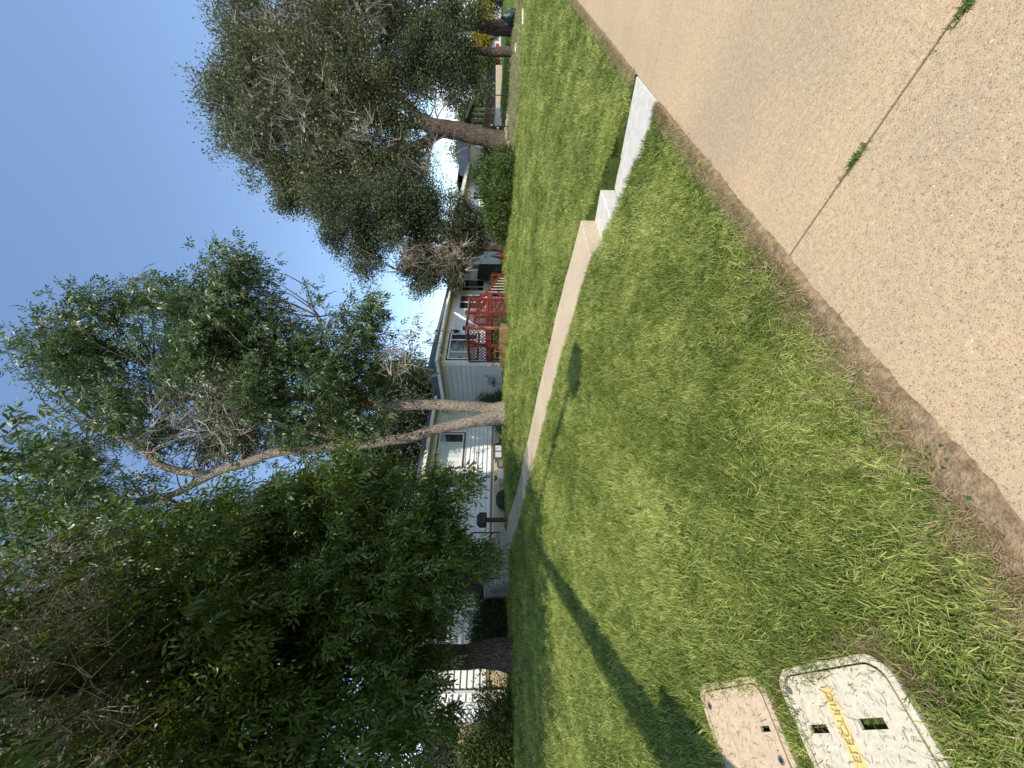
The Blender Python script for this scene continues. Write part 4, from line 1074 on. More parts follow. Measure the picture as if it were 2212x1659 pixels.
link('crown', leaf_mesh('crown', C_, A_, N_, l_, w_, v_), M_ash, t1)
X2, d2, _ = lobe_points(L1b, 1900, rng, .2, .22, .7)
C_, A_, N_, l_, w_, v_ = ash_leaves(X2, d2, rng, 4, .14, .044, .38, .5)
link('upper_crown', leaf_mesh('upper_crown', C_, A_, N_, l_, w_, v_), M_ash, t1)
L1c = [(-3.6, 1.3, 7.7, 1.1), (-2.3, 2.2, 7.9, 1.0), (-5.1, 1.7, 7.6, 1.3), (-6.6, 2.2, 7.4, 1.3), (-1.7, 3.4, 8.3, .8), (-4.3, 2.6, 7.9, 1.2), (-3.2, 3.2, 8.4, 1.0), (-7.6, 1.6, 7.2, 1.2)]  # unseen lobes above the camera, added to shade the lawn
X3, d3, _ = lobe_points(L1c, 950, rng, .1, .02, .9)
C_, A_, N_, l_, w_, v_ = ash_leaves(X3, d3, rng, 4, .16, .05, .36, .5)
link('shade_crown', leaf_mesh('shade_crown', C_, A_, N_, l_, w_, v_), M_ash, t1)
sk1 = sk1[sk1[:, 2] > 4.4]
branches(t1, 'branches', sk1, X[::7], M_twig, rng, .022, .004, .08, 4, 5, 2.0)
branches(t1, 'upper_branches', sk1, X2[::16], M_dead, rng, .02, .004, .08, 4, 6, 1.8)
Xd, _, _ = lobe_points(lob([(200, 90, 190, 6.2), (420, 70, 150, 7.2), (60, 120, 190, 5.6), (150, 220, 110, 5.8), (330, 120, 120, 6.4), (100, 60, 200, 4.8), (300, 60, 180, 5.2)], 8), 460, rng, .2, -2)
dead_sprays(t1, 'dead_twigs', Xd, rng, M_dead, .65, 6, .005)

# --- two-stemmed ash before the white house
rng = np.random.default_rng(2)
Y2 = 13.5
def q2(U, V, dy=0): return tuple(at(U, V, Y2 + dy))
t2 = thing('ash_tree', 'tall ash with two pale stems, one leaning, in the grass before the white house', 'tree')
b0 = at(768, 1093, Y2); b0.z = G(b0.x, b0.y)
bl = Vector((b0.x - .14, b0.y - .02, b0.z)); br_ = Vector((b0.x + .13, b0.y + .1, b0.z))
limbs2 = [([tuple(bl - Vector((0, 0, .3))), tuple(bl + Vector((0, 0, .12))), q2(752, 1040), q2(749, 1021), q2(727, 942), q2(709, 862), q2(702, 794), q2(681, 595), q2(653, 512), q2(634, 456), q2(612, 415), q2(598, 397), q2(578, 349, -.3), q2(570, 278, -.5), q2(554, 198, -.7), q2(546, 119, -.9)],
           [.42, .31, .235, .205, .185, .175, .17, .155, .15, .145, .12, .11, .09, .075, .055, .03]),
          ([q2(634, 456), q2(636, 425), q2(639, 397), q2(653, 345), q2(674, 318), q2(689, 309), q2(709, 274), q2(729, 214, .2), q2(752, 195, .3), q2(772, 182, .4)], [.14, .135, .13, .12, .11, .105, .09, .07, .05, .035]),
          ([tuple(br_ - Vector((0, 0, .3))), tuple(br_ + Vector((0, 0, .1))), q2(777, 1060, .1), q2(781, 1021, .1), q2(785, 902, .15), q2(780, 823, .2), q2(790, 740, .3), q2(800, 675, .4), q2(805, 615, .5), q2(822, 540, .6), q2(850, 440, .6), q2(880, 330, .6), q2(900, 230, .7)],
           [.38, .29, .22, .205, .195, .185, .17, .155, .145, .12, .10, .07, .035]),
          ([q2(700, 780), q2(735, 640, -.2), q2(765, 560, -.4), q2(790, 470, -.5), q2(800, 380, -.6)], [.11, .09, .075, .05, .025]),
          ([q2(805, 620, .5), q2(880, 560, .3), q2(960, 470, .1), q2(1030, 420, 0)], [.10, .07, .05, .025]),
          ([q2(790, 730, .3), q2(850, 740, .2), q2(920, 700, .1), q2(975, 690, 0)], [.09, .07, .05, .025])]
sk2, _ = trunk_part(t2, 'trunk', limbs2, M_bark, 16, .045, 4)
for U, V, r in ((704, 800, .07), (722, 905, .065), (655, 500, .06)):
    p = at(U, V, Y2 - .25); part('knot', MB().blob(tuple(p), r, r * .6, r, 10, 7, .3), M_bark, t2, smooth=True)
L2 = lob([(1048, 490, 50), (985, 480, 70), (1010, 315, 50), (960, 220, 55), (900, 170, 65), (870, 120, 45), (830, 290, 90), (910, 400, 95), (855, 520, 95), (930, 590, 75), (985, 700, 38), (950, 770, 52), (880, 720, 80), (855, 850, 62), (800, 650, 80),
          (780, 770, 55), (745, 470, 55, 14.8), (765, 200, 62), (735, 570, 50, 14.8), (600, 230, 60, 12.6), (560, 110, 70, 12), (640, 140, 60, 12.8), (690, 120, 45), (735, 330, 36), (695, 440, 24, 14.4), (745, 680, 48, 15), (905, 880, 30), (890, 780, 50), (1075, 450, 22)], Y2)
X, d, ii = lobe_points(L2, 5200, rng, .35, .27, .6, clump=24, csize=.85)
C_, A_, N_, l_, w_, v_ = ash_leaves(X, d, rng, 4, .155, .050, .45, .6)
link('crown', leaf_mesh('crown', C_, A_, N_, l_, w_, v_), M_ash2, t2)
sk2 = sk2[sk2[:, 2] > 5.8]
branches(t2, 'branches', sk2, X[::9], M_twig, rng, .024, .005, .06, 4, 5, 6)
Xd, _, _ = lobe_points(lob([(770, 480, 80), (760, 380, 60), (900, 580, 40), (880, 850, 40), (800, 560, 60), (700, 300, 40)], Y2 - .6), 110, rng, .2, -2)
dead_sprays(t2, 'dead_twigs', Xd, rng, M_dead, 1.1, 5, .012)
nest = at(895, 580, Y2 + .3)
Xn = np.array(nest)[None] + np.random.default_rng(4).normal(size=(70, 3)) * np.array([.4, .3, .5])
dead_sprays(t2, 'twig_tangle', Xn, rng, M_darkwood, .7, 7, .016, (0, 0, 0))

# --- big elm
rng = np.random.default_rng(3)
YE = 24.0
def qe(U, V, dy=0): return tuple(at(U, V, YE + dy))
t3 = thing('elm_tree', 'massive elm with thick forked brown trunk and wide grey green crown above the gravel bed', 'tree')
b0 = at(1350, 1100, YE); b0.z = G(b0.x, b0.y)
limbs3 = [([(b0.x, b0.y, b0.z - .4), (b0.x + .02, b0.y, b0.z + .2), qe(1356, 1060), qe(1373, 1001), qe(1382, 935), qe(1400, 905), qe(1431, 882), qe(1461, 852), qe(1490, 800), qe(1500, 720)], [.85, .62, .53, .52, .50, .40, .32, .25, .17, .08]),
          ([qe(1378, 960), qe(1366, 940), qe(1355, 920, -.2), qe(1342, 890, -.4), qe(1325, 820, -.5), qe(1310, 730, -.5), qe(1300, 640)], [.38, .34, .30, .27, .22, .15, .06]),
          ([qe(1390, 920), qe(1395, 850, .4), qe(1400, 760, .6), qe(1405, 640, .6), qe(1400, 540, .5)], [.36, .32, .26, .16, .06]),
          ([qe(1335, 860, -.4), qe(1290, 800, -.6), qe(1240, 740, -.5)], [.2, .13, .05])]
sk3, _ = trunk_part(t3, 'trunk', limbs3, M_barkelm, 18, .07, 7)
L3 = lob([(1400, 540, 78), (1465, 545, 72), (1340, 590, 72), (1400, 650, 105), (1305, 720, 85), (1245, 700, 52), (1475, 660, 95), (1390, 780, 95), (1310, 830, 80), (1222, 650, 36), (1275, 625, 45), (1205, 690, 34), (1250, 650, 44), (1300, 600, 40), (1500, 780, 75), (1450, 860, 60), (1520, 560, 60), (1350, 880, 60), (1260, 800, 60, 23), (1490, 900, 50), (1420, 960, 30, 25), (1480, 490, 30), (1345, 510, 24)], YE)
X, d, ii = lobe_points(L3, 5600, rng, .4, .12, .42, clump=17, csize=.85)
C_, A_, N_, l_, w_, v_ = puff_leaves(X, d, rng, 34, .16, .075, .62, .25)
link('crown', leaf_mesh('crown', C_, A_, N_, l_, w_, v_), M_elm, t3)
sk3 = sk3[sk3[:, 2] > 5.2]
branches(t3, 'branches', sk3, X[::12], M_twig, rng, .06, .012, .05, 4, 5, 8)
Xd, _, _ = lobe_points(lob([(1360, 560, 60), (1400, 680, 90), (1330, 800, 80), (1470, 640, 70), (1300, 930, 50), (1330, 950, 50), (1420, 600, 90)], YE - 1.8), 330, rng, .3, -2)
dead_sprays(t3, 'dead_twigs', Xd, rng, M_dead, .9, 6, .010)

# --- second elm at the street end, and the dark juniper with the thin trunk in front of it
rng = np.random.default_rng(5)
YR = 25.0
t4 = thing('elm_tree', 'olive green elm with reddish brown trunk standing beside the dark green bag', 'tree')
b0 = at(1599, 1112, YR); b0.z = G(b0.x, b0.y)
limbs4 = [([(b0.x, b0.y, b0.z - .3), (b0.x, b0.y, b0.z + .15), tuple(at(1597, 1080, YR)), tuple(at(1602, 1040, YR)), tuple(at(1605, 960, YR)), tuple(at(1600, 800, YR)), tuple(at(1590, 620, YR))], [.62, .5, .42, .36, .3, .2, .06]),
          ([tuple(at(1604, 980, YR)), tuple(at(1640, 860, YR)), tuple(at(1680, 700, YR))], [.24, .16, .05]), ([tuple(at(1602, 900, YR)), tuple(at(1560, 780, YR)), tuple(at(1530, 640, YR))], [.22, .14, .05])]
sk4, _ = trunk_part(t4, 'trunk', limbs4, M_barkelm, 14, .07, 3)
L4 = lob([(1560, 555, 72), (1625, 600, 95), (1560, 710, 90), (1640, 760, 90), (1570, 860, 75), (1650, 900, 75), (1610, 500, 45), (1700, 650, 110), (1600, 960, 45, 24), (1640, 1010, 30, 24), (1565, 970, 36, 24), (1700, 850, 110), (1530, 620, 50)], YR)
X, d, ii = lobe_points(L4, 4200, rng, .4, .12, .42, clump=17, csize=.85)
C_, A_, N_, l_, w_, v_ = puff_leaves(X, d, rng, 34, .16, .075, .62, .25)
link('crown', leaf_mesh('crown', C_, A_, N_, l_, w_, v_), M_elm, t4)
sk4 = sk4[sk4[:, 2] > 4.6]
branches(t4, 'branches', sk4, X[::12], M_twig, rng, .06, .012, .05, 4, 5, 8)
Xd, _, _ = lobe_points(lob([(1580, 640, 80), (1640, 780, 80), (1570, 560, 50)], YR - 1.8), 200, rng, .3, -2)
dead_sprays(t4, 'dead_twigs', Xd, rng, M_dead, .9, 6, .010)
rng = np.random.default_rng(6)
t5 = thing('juniper_tree', 'dark juniper with thin straight black trunk in front of the far white house', 'tree')
b0 = at(1545, 1111, 24); b0.z = G(b0.x, b0.y)
sk5, _ = trunk_part(t5, 'trunk', [([(b0.x, b0.y, b0.z - .3), (b0.x, b0.y, b0.z + .1), tuple(at(1546, 1060, 24)), tuple(at(1545, 1020, 24)), tuple(at(1540, 940, 24)), tuple(at(1520, 850, 24))], [.36, .28, .24, .22, .17, .06])], M_barkd, 12, .06, 2)
L5 = lob([(1530, 960, 50), (1500, 990, 40), (1480, 1005, 22), (1545, 1000, 32), (1455, 985, 20), (1515, 900, 50), (1560, 920, 40)], 24)
X, d, ii = lobe_points(L5, 1300, rng, .3, .15, .7)
C_, A_, N_, l_, w_, v_ = puff_leaves(X, d, rng, 36, .16, .05, .55, .0, .1)
link('crown', leaf_mesh('crown', C_, A_, N_, l_, w_, v_), M_jun, t5)
sk5 = sk5[sk5[:, 2] > 3.4]
branches(t5, 'branches', sk5, X[::14], M_twig, rng, .025, .008, .0, 4, 4, 6)

# --- juniper tree beside the deck stairs
rng = np.random.default_rng(8)
YJ = 20.0
t6 = thing('juniper_tree', 'grey green juniper with brown dead limbs standing between red deck and green bush', 'tree')
b0 = at(1124, 1089, YJ); b0.z = G(b0.x, b0.y)
qj = lambda U, V, dy=0: tuple(at(U, V, YJ + dy))
sk6, _ = trunk_part(t6, 'trunk', [([(b0.x, b0.y, b0.z - .3), (b0.x, b0.y, b0.z + .1), qj(1125, 1060), qj(1128, 1030), qj(1135, 980), qj(1150, 900), qj(1165, 820), qj(1180, 750)], [.34, .26, .23, .2, .17, .13, .09, .03]),
                              ([qj(1130, 1010), qj(1100, 960, -.3), qj(1085, 900, -.3), qj(1075, 860, -.2)], [.12, .09, .06, .02]), ([qj(1135, 980), qj(1180, 950), qj(1225, 920)], [.1, .07, .02])], M_barkelm, 12, .07, 5)
L6 = lob([(1195, 790, 55), (1150, 765, 40), (1112, 800, 38), (1090, 860, 34), (1068, 905, 34), (1085, 940, 26), (1160, 860, 52), (1205, 890, 55), (1195, 975, 40), (1165, 975, 40), (1100, 975, 30), (1215, 860, 45), (1145, 1025, 30), (1175, 1025, 30), (1128, 742, 24), (1165, 732, 34), (1195, 735, 40), (1072, 985, 22), (1200, 930, 42), (1130, 905, 26)], YJ)
X, d, ii = lobe_points(L6, 3300, rng, .4, .15, .8, clump=22, csize=.6)
C_, A_, N_, l_, w_, v_ = puff_leaves(X, d, rng, 34, .13, .05, .45, .1)
link('crown', leaf_mesh('crown', C_, A_, N_, l_, w_, v_), M_jun, t6)
sk6 = sk6[sk6[:, 2] > 2.9]
branches(t6, 'branches', sk6, X[::14], M_twig, rng, .022, .006, .0, 4, 4, 6)
Xd, dd_, _ = lobe_points(lob([(1118, 900, 30), (1105, 950, 36), (1120, 990, 30), (1135, 860, 26), (1090, 1000, 20), (1098, 880, 20)], YJ - .8), 240, rng, .1, -2)
dead_sprays(t6, 'dead_limbs', Xd[:80], rng, M_dead, .7, 6, .012, (-.2, -.2, -.2))
C_, A_, N_, l_, w_, v_ = puff_leaves(Xd[:120], dd_[:120], rng, 12, .13, .04, .45, 0)
link('dead_needles', leaf_mesh('dead_needles', C_, A_, N_, l_, w_, v_), M_brownleaf, t6)

# --- shrubs
def shrub(name, label, lobes, m_, n, m, L, Wd, spread, cat='bush', up_=.5, gap=.12, stem=True, seed=1, gs=1.6):
    rng = np.random.default_rng(seed); t = thing(name, label, cat)
    X, d, _ = lobe_points(lobes, n, rng, .45, gap, gs, .95)
    g_ = gz(X[:, 0], X[:, 1]); k = X[:, 2] > g_ + .02; X, d = X[k], d[k]
    C_, A_, N_, l_, w_, v_ = puff_leaves(X, d, rng, m, L, Wd, spread, up_)
    link('foliage', leaf_mesh('foliage', C_, A_, N_, l_, w_, v_), m_, t)
    if stem:
        mb = MB(); cx, cy = np.mean([l[0] for l in lobes]), np.mean([l[1] for l in lobes])
        for x in X[:: max(1, len(X) // 40)]:
            b = np.array([cx + (x[0] - cx) * .25, cy + (x[1] - cy) * .25, G(cx, cy) - .05]); mid = (b + x) / 2 + np.array([0, 0, .1])
            mb.tube([b, mid, x], [.025, .015, .005], 4, cap=False)
        part('stem', mb, M_twig, t)
    return t
YB = 18.6
shrub('juniper_bush', 'rounded bright green juniper bush spreading on the lawn edge before the elm trunk', lob([(1225, 1086, 34), (1183, 1088, 30), (1272, 1080, 34), (1155, 1094, 18), (1308, 1090, 20), (1210, 1070, 20), (1252, 1064, 22), (1285, 1066, 18), (1326, 1098, 12), (1240, 1098, 30, 17.8), (1285, 1098, 26, 17.8), (1195, 1098, 24, 18.0), (1170, 1074, 14), (1235, 1054, 10), (1306, 1074, 12)], YB), M_bush, 2600, 26, .15, .04, .30, up_=.9, seed=21, gap=.14)
hedge_l = []
for s_ in np.linspace(.7, 1.95, 6):
    for zz, r_ in ((1.5, .42), (1.95, .40), (2.2, .28)):
        x, y = loc2w(HA, s_, -.75); hedge_l.append((x, y, zz, r_))
shrub('juniper_bush', 'dark dense juniper shrub against the clapboard wall between trunk and steps', hedge_l, M_jun, 1500, 22, .10, .035, .22, seed=22, up_=.6, gap=.1)
LS = lob([(120, 1062, 40, 9.6), (60, 1050, 52, 9.2), (0, 1050, 58, 8.8), (150, 1080, 26, 9.8), (90, 1085, 40, 9.0), (30, 1085, 42, 8.6), (130, 1035, 26, 9.6), (-50, 1060, 60, 8.6), (165, 1050, 16, 9.8)], 9)
shrub('leafy_shrub', 'loose bright green leafy shrub in front of the brown board fence', LS, M_bush, 1500, 18, .085, .030, .30, seed=23, up_=.3, gap=.2)
shrub('plum_tree', 'dark purple leaved plum behind the brown board fence', lob([(40, 985, 50), (0, 960, 60), (75, 965, 32), (-30, 1000, 60), (30, 1030, 40)], 21), M_plum, 800, 24, .16, .09, .7, cat='tree', seed=24, up_=0)
shrub('yellow_shrub', 'bright yellow leaved shrub behind the reddish brown trunk', lob([(1615, 1048, 14), (1630, 1043, 13), (1580, 1036, 12), (1572, 1048, 10), (1645, 1050, 10), (1598, 1040, 10), (1560, 1040, 9)], 33), M_yel, 330, 18, .16, .10, .5, seed=25, up_=.2)
shrub('climbing_plant', 'straggling dark vine on the end wall of the pinkish roofed house', lob([(1290, 1030, 12), (1283, 1045, 12), (1305, 1040, 12), (1320, 1060, 14), (1335, 1050, 12), (1300, 1060, 14), (1278, 1025, 8)], 25), M_ash2, 320, 16, .12, .07, .35, seed=26, up_=.1)
shrub('weedy_plants', 'straggly weeds growing up the lattice beside the raised bed', [(*loc2w(HC, .0, -2.05), 1.62, .24), (*loc2w(HC, .3, -2.15), 1.58, .2), (*loc2w(HC, -.15, -1.6), 1.75, .2), (*loc2w(HC, -.1, -.4), 1.8, .2)], M_bush, 150, 9, .10, .022, .2, cat='weeds', seed=27, up_=.3)
shrub('wall_bush', 'small dark bush growing against the grey wall behind the forked ash', [(*loc2w(HC, -.25, 2.3), 2.0, .3), (*loc2w(HC, -.25, 2.2), 2.5, .25), (*loc2w(HC, -.25, 2.0), 1.6, .3)], M_ash2, 200, 14, .09, .03, .25, seed=28)
shrub('base_plants', 'low dark plants against the stone base behind the leaning ash stem', [(*loc2w(HA, 9.3, -.4), 1.6, .22), (*loc2w(HA, 9.6, -.4), 1.65, .24)], M_ash2, 120, 12, .09, .03, .2, seed=29)
shrub('deck_shrub', 'small green shrub growing below the red stair balusters', [(*loc2w(HC, 5.6, -.9), 1.75, .3), (*loc2w(HC, 6.3, -.9), 1.7, .3), (*loc2w(HC, 6.0, -.4), 1.9, .3)], M_bush, 170, 12, .11, .03, .25, seed=30)

# --- trees behind the houses
def far_tree(name, label, lobes, m_, n, m, L, Wd, spread, base, seed, trunk_r=.25, group=None, gap=.2, gs=.45):
    rng = np.random.default_rng(seed); t = thing(name, label, 'tree', group=group)
    X, d, _ = lobe_points(lobes, n, rng, .35, gap, gs)
    C_, A_, N_, l_, w_, v_ = puff_leaves(X, d, rng, m, L, Wd, spread, .1)
    link('crown', leaf_mesh('crown', C_, A_, N_, l_, w_, v_), m_, t)
    x, y = base; z0 = G(x, y); cz = np.mean([l[2] for l in lobes]); cx = np.mean([l[0] for l in lobes])
    sk, _ = trunk_part(t, 'trunk', [([(x, y, z0 - .3), (x, y, z0 + .3), ((x * 2 + cx) / 3, y, (z0 + cz) / 2), (cx, y, cz)], [trunk_r * 1.3, trunk_r, trunk_r * .8, trunk_r * .3])], M_barkd, 8, .05, seed)
    branches(t, 'branches', sk, X[::14], M_twig, rng, .05, .012, .03, 4, 3, 8)
    return t
gB = 'trees behind the houses'
for i, (U, V, Y, rp, mm, lb) in enumerate([
    (815, 865, 28, 62, M_jun, 'dark evergreen rising behind the roof of the grey house corner'),
    (720, 850, 26, 70, M_jun, 'dark evergreen behind the roof ridge of the white house near the leaning stem'),
    (630, 790, 27, 110, M_ash2, 'shaded broadleaf tree behind the white house, between leaning stem and great ash'),
    (520, 700, 25, 130, M_ash2, 'shaded broadleaf tree behind the white house and the crown of the great ash'),
    (300, 760, 24, 140, M_ash2, 'shaded broadleaf tree behind the gable of the white house')]):
    L_ = lob([(U, V, rp), (U - rp * .6, V + rp * .5, rp * .7), (U + rp * .6, V + rp * .4, rp * .65), (U + rp * .1, V - rp * .6, rp * .6), (U, V + rp * .9, rp * .7)], Y)
    c = at(U, V, Y); far_tree('conifer_tree' if mm is M_jun else 'broadleaf_tree', lb, L_, mm, 620, 30, .22, .10, .9, (c.x, Y), 40 + i, group=gB)
gC = 'trees across the second lawn'
for i, (U, V, Y, rp, mm, lb) in enumerate([
    (1408, 1012, 44, 16, M_bush, 'bright green tree top above the porch house roof'),
    (1515, 1045, 62, 20, M_bush, 'olive green tree beside the end of the far white house'),
    (1500, 1030, 70, 22, M_elm, 'grey green tree behind the low stone wall'),
    (1450, 1040, 60, 20, M_elm, 'dark tree behind the railing of the low stone wall'),
    (1600, 1030, 95, 22, M_elm, 'dark tree behind the roof of the far white house'),
    (1655, 1040, 60, 28, M_jun, 'dark evergreen past the yellow shrub at the street end'),
    (1330, 1000, 52, 20, M_ash2, 'green tree behind the pinkish roof beside the elm trunk')]):
    L_ = lob([(U, V, rp), (U - rp * .7, V + rp * .4, rp * .7), (U + rp * .7, V + rp * .5, rp * .7), (U, V + rp * 1.0, rp * .8)], Y)
    c = at(U, V, Y); far_tree('broadleaf_tree', lb, L_, mm, 260, 26, .3, .16, 1.0, (c.x, Y), 60 + i, group=gC)
tw = []
rng = np.random.default_rng(77)
for k in range(46):
    a = -1.1 + 2.2 * k / 45; R_ = 140 + 30 * rng.random(); tw.append((math.sin(a) * R_, math.cos(a) * R_, 3 + 2 * rng.random(), 5 + 2.5 * rng.random()))
X, d, _ = lobe_points(tw, 2600, rng, .5, .1, .1)
C_, A_, N_, l_, w_, v_ = puff_leaves(X, d, rng, 14, 1.1, .7, 2.6, .1)
tl = link('distant_treeline', leaf_mesh('distant_treeline', C_, A_, N_, l_, w_, v_), M_ash2); tag(tl, 'far line of trees beyond the houses', 'treeline', kind='stuff')

# ------------------------------------------------------------------ grass
def tuft_mesh(name, n, R, h0, h1, w0, seed, m_, lean=.5, flat=0.0):
    rng = np.random.default_rng(seed); V, F, var = [], [], []
    for i in range(n):
        a, r = rng.random() * 6.283, R * math.sqrt(rng.random()); b = np.array([r * math.cos(a), r * math.sin(a), 0])
        h = h0 + (h1 - h0) * rng.random(); t = rng.random() * 6.283; ln = lean * (.3 + rng.random())
        ld = np.array([math.cos(t), math.sin(t), 0]); sd = np.array([-ld[1], ld[0], 0]); w = w0 * (.7 + .6 * rng.random())
        rot = rng.normal() * .6; sd = sd * math.cos(rot) + ld * math.sin(rot)
        up_ = 1 - flat
        p1 = b + ld * ln * h * .35 + np.array([0, 0, h * .55 * up_]); p2 = b + ld * ln * h * 1.0 + np.array([0, 0, h * (1 - .35 * ln) * up_ + .004])
        k = len(V); V += [b - sd * w / 2, b + sd * w / 2, p1 + sd * w * .45, p1 - sd * w * .45, p2]
        F += [(k, k + 1, k + 2, k + 3), (k + 3, k + 2, k + 4)]; q = rng.random(); var += [q, q]
    me = bpy.data.meshes.new(name); me.from_pydata([tuple(v) for v in V], [], F); me.update()
    at_ = me.attributes.new('var', 'FLOAT', 'FACE'); at_.data.foreach_set('value', np.array(var, np.float32)); me.materials.append(m_)
    return me
def scatter(name, meshes, P_, rot, scl, label):
    col = bpy.data.collections.new(name + '_tufts')
    for i, me in enumerate(meshes): col.objects.link(bpy.data.objects.new('tuft', me))
    me = bpy.data.meshes.new(name); me.vertices.add(len(P_)); me.vertices.foreach_set('co', P_.astype(np.float32).ravel())
    a = me.attributes.new('rot', 'FLOAT_VECTOR', 'POINT'); a.data.foreach_set('vector', rot.astype(np.float32).ravel())
    a = me.attributes.new('scl', 'FLOAT_VECTOR', 'POINT'); a.data.foreach_set('vector', scl.astype(np.float32).ravel())
    a = me.attributes.new('idx', 'INT', 'POINT'); a.data.foreach_set('value', RN.integers(0, len(meshes), len(P_)).astype(np.int32))
    me.update()
    o = bpy.data.objects.new(name, me); COL.objects.link(o)
    ng = bpy.data.node_groups.new(name, 'GeometryNodeTree')
    ng.interface.new_socket('Geometry', in_out='INPUT', socket_type='NodeSocketGeometry'); ng.interface.new_socket('Geometry', in_out='OUTPUT', socket_type='NodeSocketGeometry')
    i_, o_ = ng.nodes.new('NodeGroupInput'), ng.nodes.new('NodeGroupOutput')
    ip = ng.nodes.new('GeometryNodeInstanceOnPoints'); ci = ng.nodes.new('GeometryNodeCollectionInfo')
    ci.inputs['Collection'].default_value = col; ci.inputs['Separate Children'].default_value = True; ci.inputs['Reset Children'].default_value = True
    ip.inputs['Pick Instance'].default_value = True
    def na(nm, ty):
        n = ng.nodes.new('GeometryNodeInputNamedAttribute'); n.data_type = ty; n.inputs['Name'].default_value = nm; return n.outputs['Attribute']
    ng.links.new(i_.outputs[0], ip.inputs['Points']); ng.links.new(ci.outputs[0], ip.inputs['Instance'])
    ng.links.new(na('idx', 'INT'), ip.inputs['Instance Index']); ng.links.new(na('rot', 'FLOAT_VECTOR'), ip.inputs['Rotation']); ng.links.new(na('scl', 'FLOAT_VECTOR'), ip.inputs['Scale'])
    ng.links.new(ip.outputs[0], o_.inputs[0])
    md = o.modifiers.new('scatter', 'NODES'); md.node_group = ng
    return tag(o, label, 'grass', kind='stuff')
def in_box(x, y, o, la, lb, mg):
    a = (x - o[0]) * A2[0] + (y - o[1]) * A2[1]; b = (x - o[0]) * B2[0] + (y - o[1]) * B2[1]
    return (a > -mg) & (a < la + mg) & (b > -mg) & (b < lb + mg)
def house_mask(x, y):
    bad = np.zeros(len(x), bool)
    for o, s0, s1, t0, t1 in ((HA, -.6, 11.3, -.2, 9), (HC, -.1, 9, -.1, 8), (HC, -.4, 5.2, -2.25, 0), (HA, 1.9, 3.6, -2.5, 0)):
        a = (x - o[0]) * D2[0] + (y - o[1]) * D2[1]; b = (x - o[0]) * N2[0] + (y - o[1]) * N2[1]
        bad |= (a > s0) & (a < s1) & (b > t0) & (b < t1)
    return bad
from mathutils.geometry import intersect_point_tri_2d
def in_bed(x, y):
    px, py = np.array([p[0] for p in bed_pts]), np.array([p[1] for p in bed_pts]); ins = np.zeros(len(x), bool); j = len(px) - 1
    for i in range(len(px)):
        c = ((py[i] > y) != (py[j] > y)) & (x < (px[j] - px[i]) * (y - py[i]) / (py[j] - py[i] + 1e-9) + px[i]); ins ^= c; j = i
    return ins
rng = np.random.default_rng(9)
PX, PR, PS, ZN = [], [], [], []
rings = [(.9, 2.6, 620, 1.0), (2.6, 4.2, 400, 1.0), (4.2, 6.5, 230, 1.15), (6.5, 10, 120, 1.4), (10, 16, 55, 1.9), (16, 26, 22, 2.7), (26, 48, 7, 4.2)]
for r0, r1, den, sc in rings:
    area = 1.05 * math.pi / 1.6 * (r1 * r1 - r0 * r0); n = int(den * area)
    r = np.sqrt(r0 * r0 + (r1 * r1 - r0 * r0) * rng.random(n)); a = (rng.random(n) - .5) * 2.1
    a = (rng.random(n) - .5) * 2 * math.radians(62)
    x, y = r * np.sin(a), r * np.cos(a)
    w, s = ws(x, y)
    edge = .035 + .02 * np.sin(s * 9) + .02 * np.sin(s * 23 + 1) + np.where(s < -.2, .05 * np.clip((-.2 - s), 0, 1), 0)
    pm = np.abs(s - path_mid(w)) < PATH_H + .02 + .015 * np.sin(w * 17)
    ok = (w > edge) & ~(pm & (w < 13.5)) & ~in_box(x, y, BS, LA1, LB1, -.01) & ~in_box(x, y, BB, LA2, LB2, -.01) & ~house_mask(x, y) & (~in_bed(x, y) | (rng.random(n) < .4))
    x, y, w = x[ok], y[ok], w[ok]; n = len(x)
    z = gz(x, y) - .006
    cl = np.array([noise.noise(Vector((p, q, 0)) * 2.3) + .6 * noise.noise(Vector((p, q, 5)) * .8) for p, q in zip(x.tolist(), y.tolist())])
    hgt = (.85 + .45 * cl + .3 * rng.random(n)) * np.clip(.45 + w * .9, .45, 1)
    PX.append(np.stack([x, y, z], 1)); t1_ = np.array([noise.noise(Vector((p * 1.7, q * 1.7, 11))) for p, q in zip(x.tolist(), y.tolist())]); t2_ = np.array([noise.noise(Vector((p * 1.7, q * 1.7, 23))) for p, q in zip(x.tolist(), y.tolist())])
    PR.append(np.stack([t1_ * 1.1 + rng.normal(size=n) * .2, t2_ * 1.1 + rng.normal(size=n) * .2, rng.random(n) * 6.283], 1))
    wd = sc * (.85 + .3 * rng.random(n)); PS.append(np.stack([wd, wd, np.clip(hgt, .35, 1.6) * (1 + (sc - 1) * .12)], 1))
PX, PR, PS = np.concatenate(PX), np.concatenate(PR), np.concatenate(PS)
tufts = [tuft_mesh('tuft', 26, .062, .035, .075, .0036, 100 + k, M_grass, .75) for k in range(6)]
scatter('grass', tufts, PX, PR, PS, 'mown green grass of the sloping front lawn')
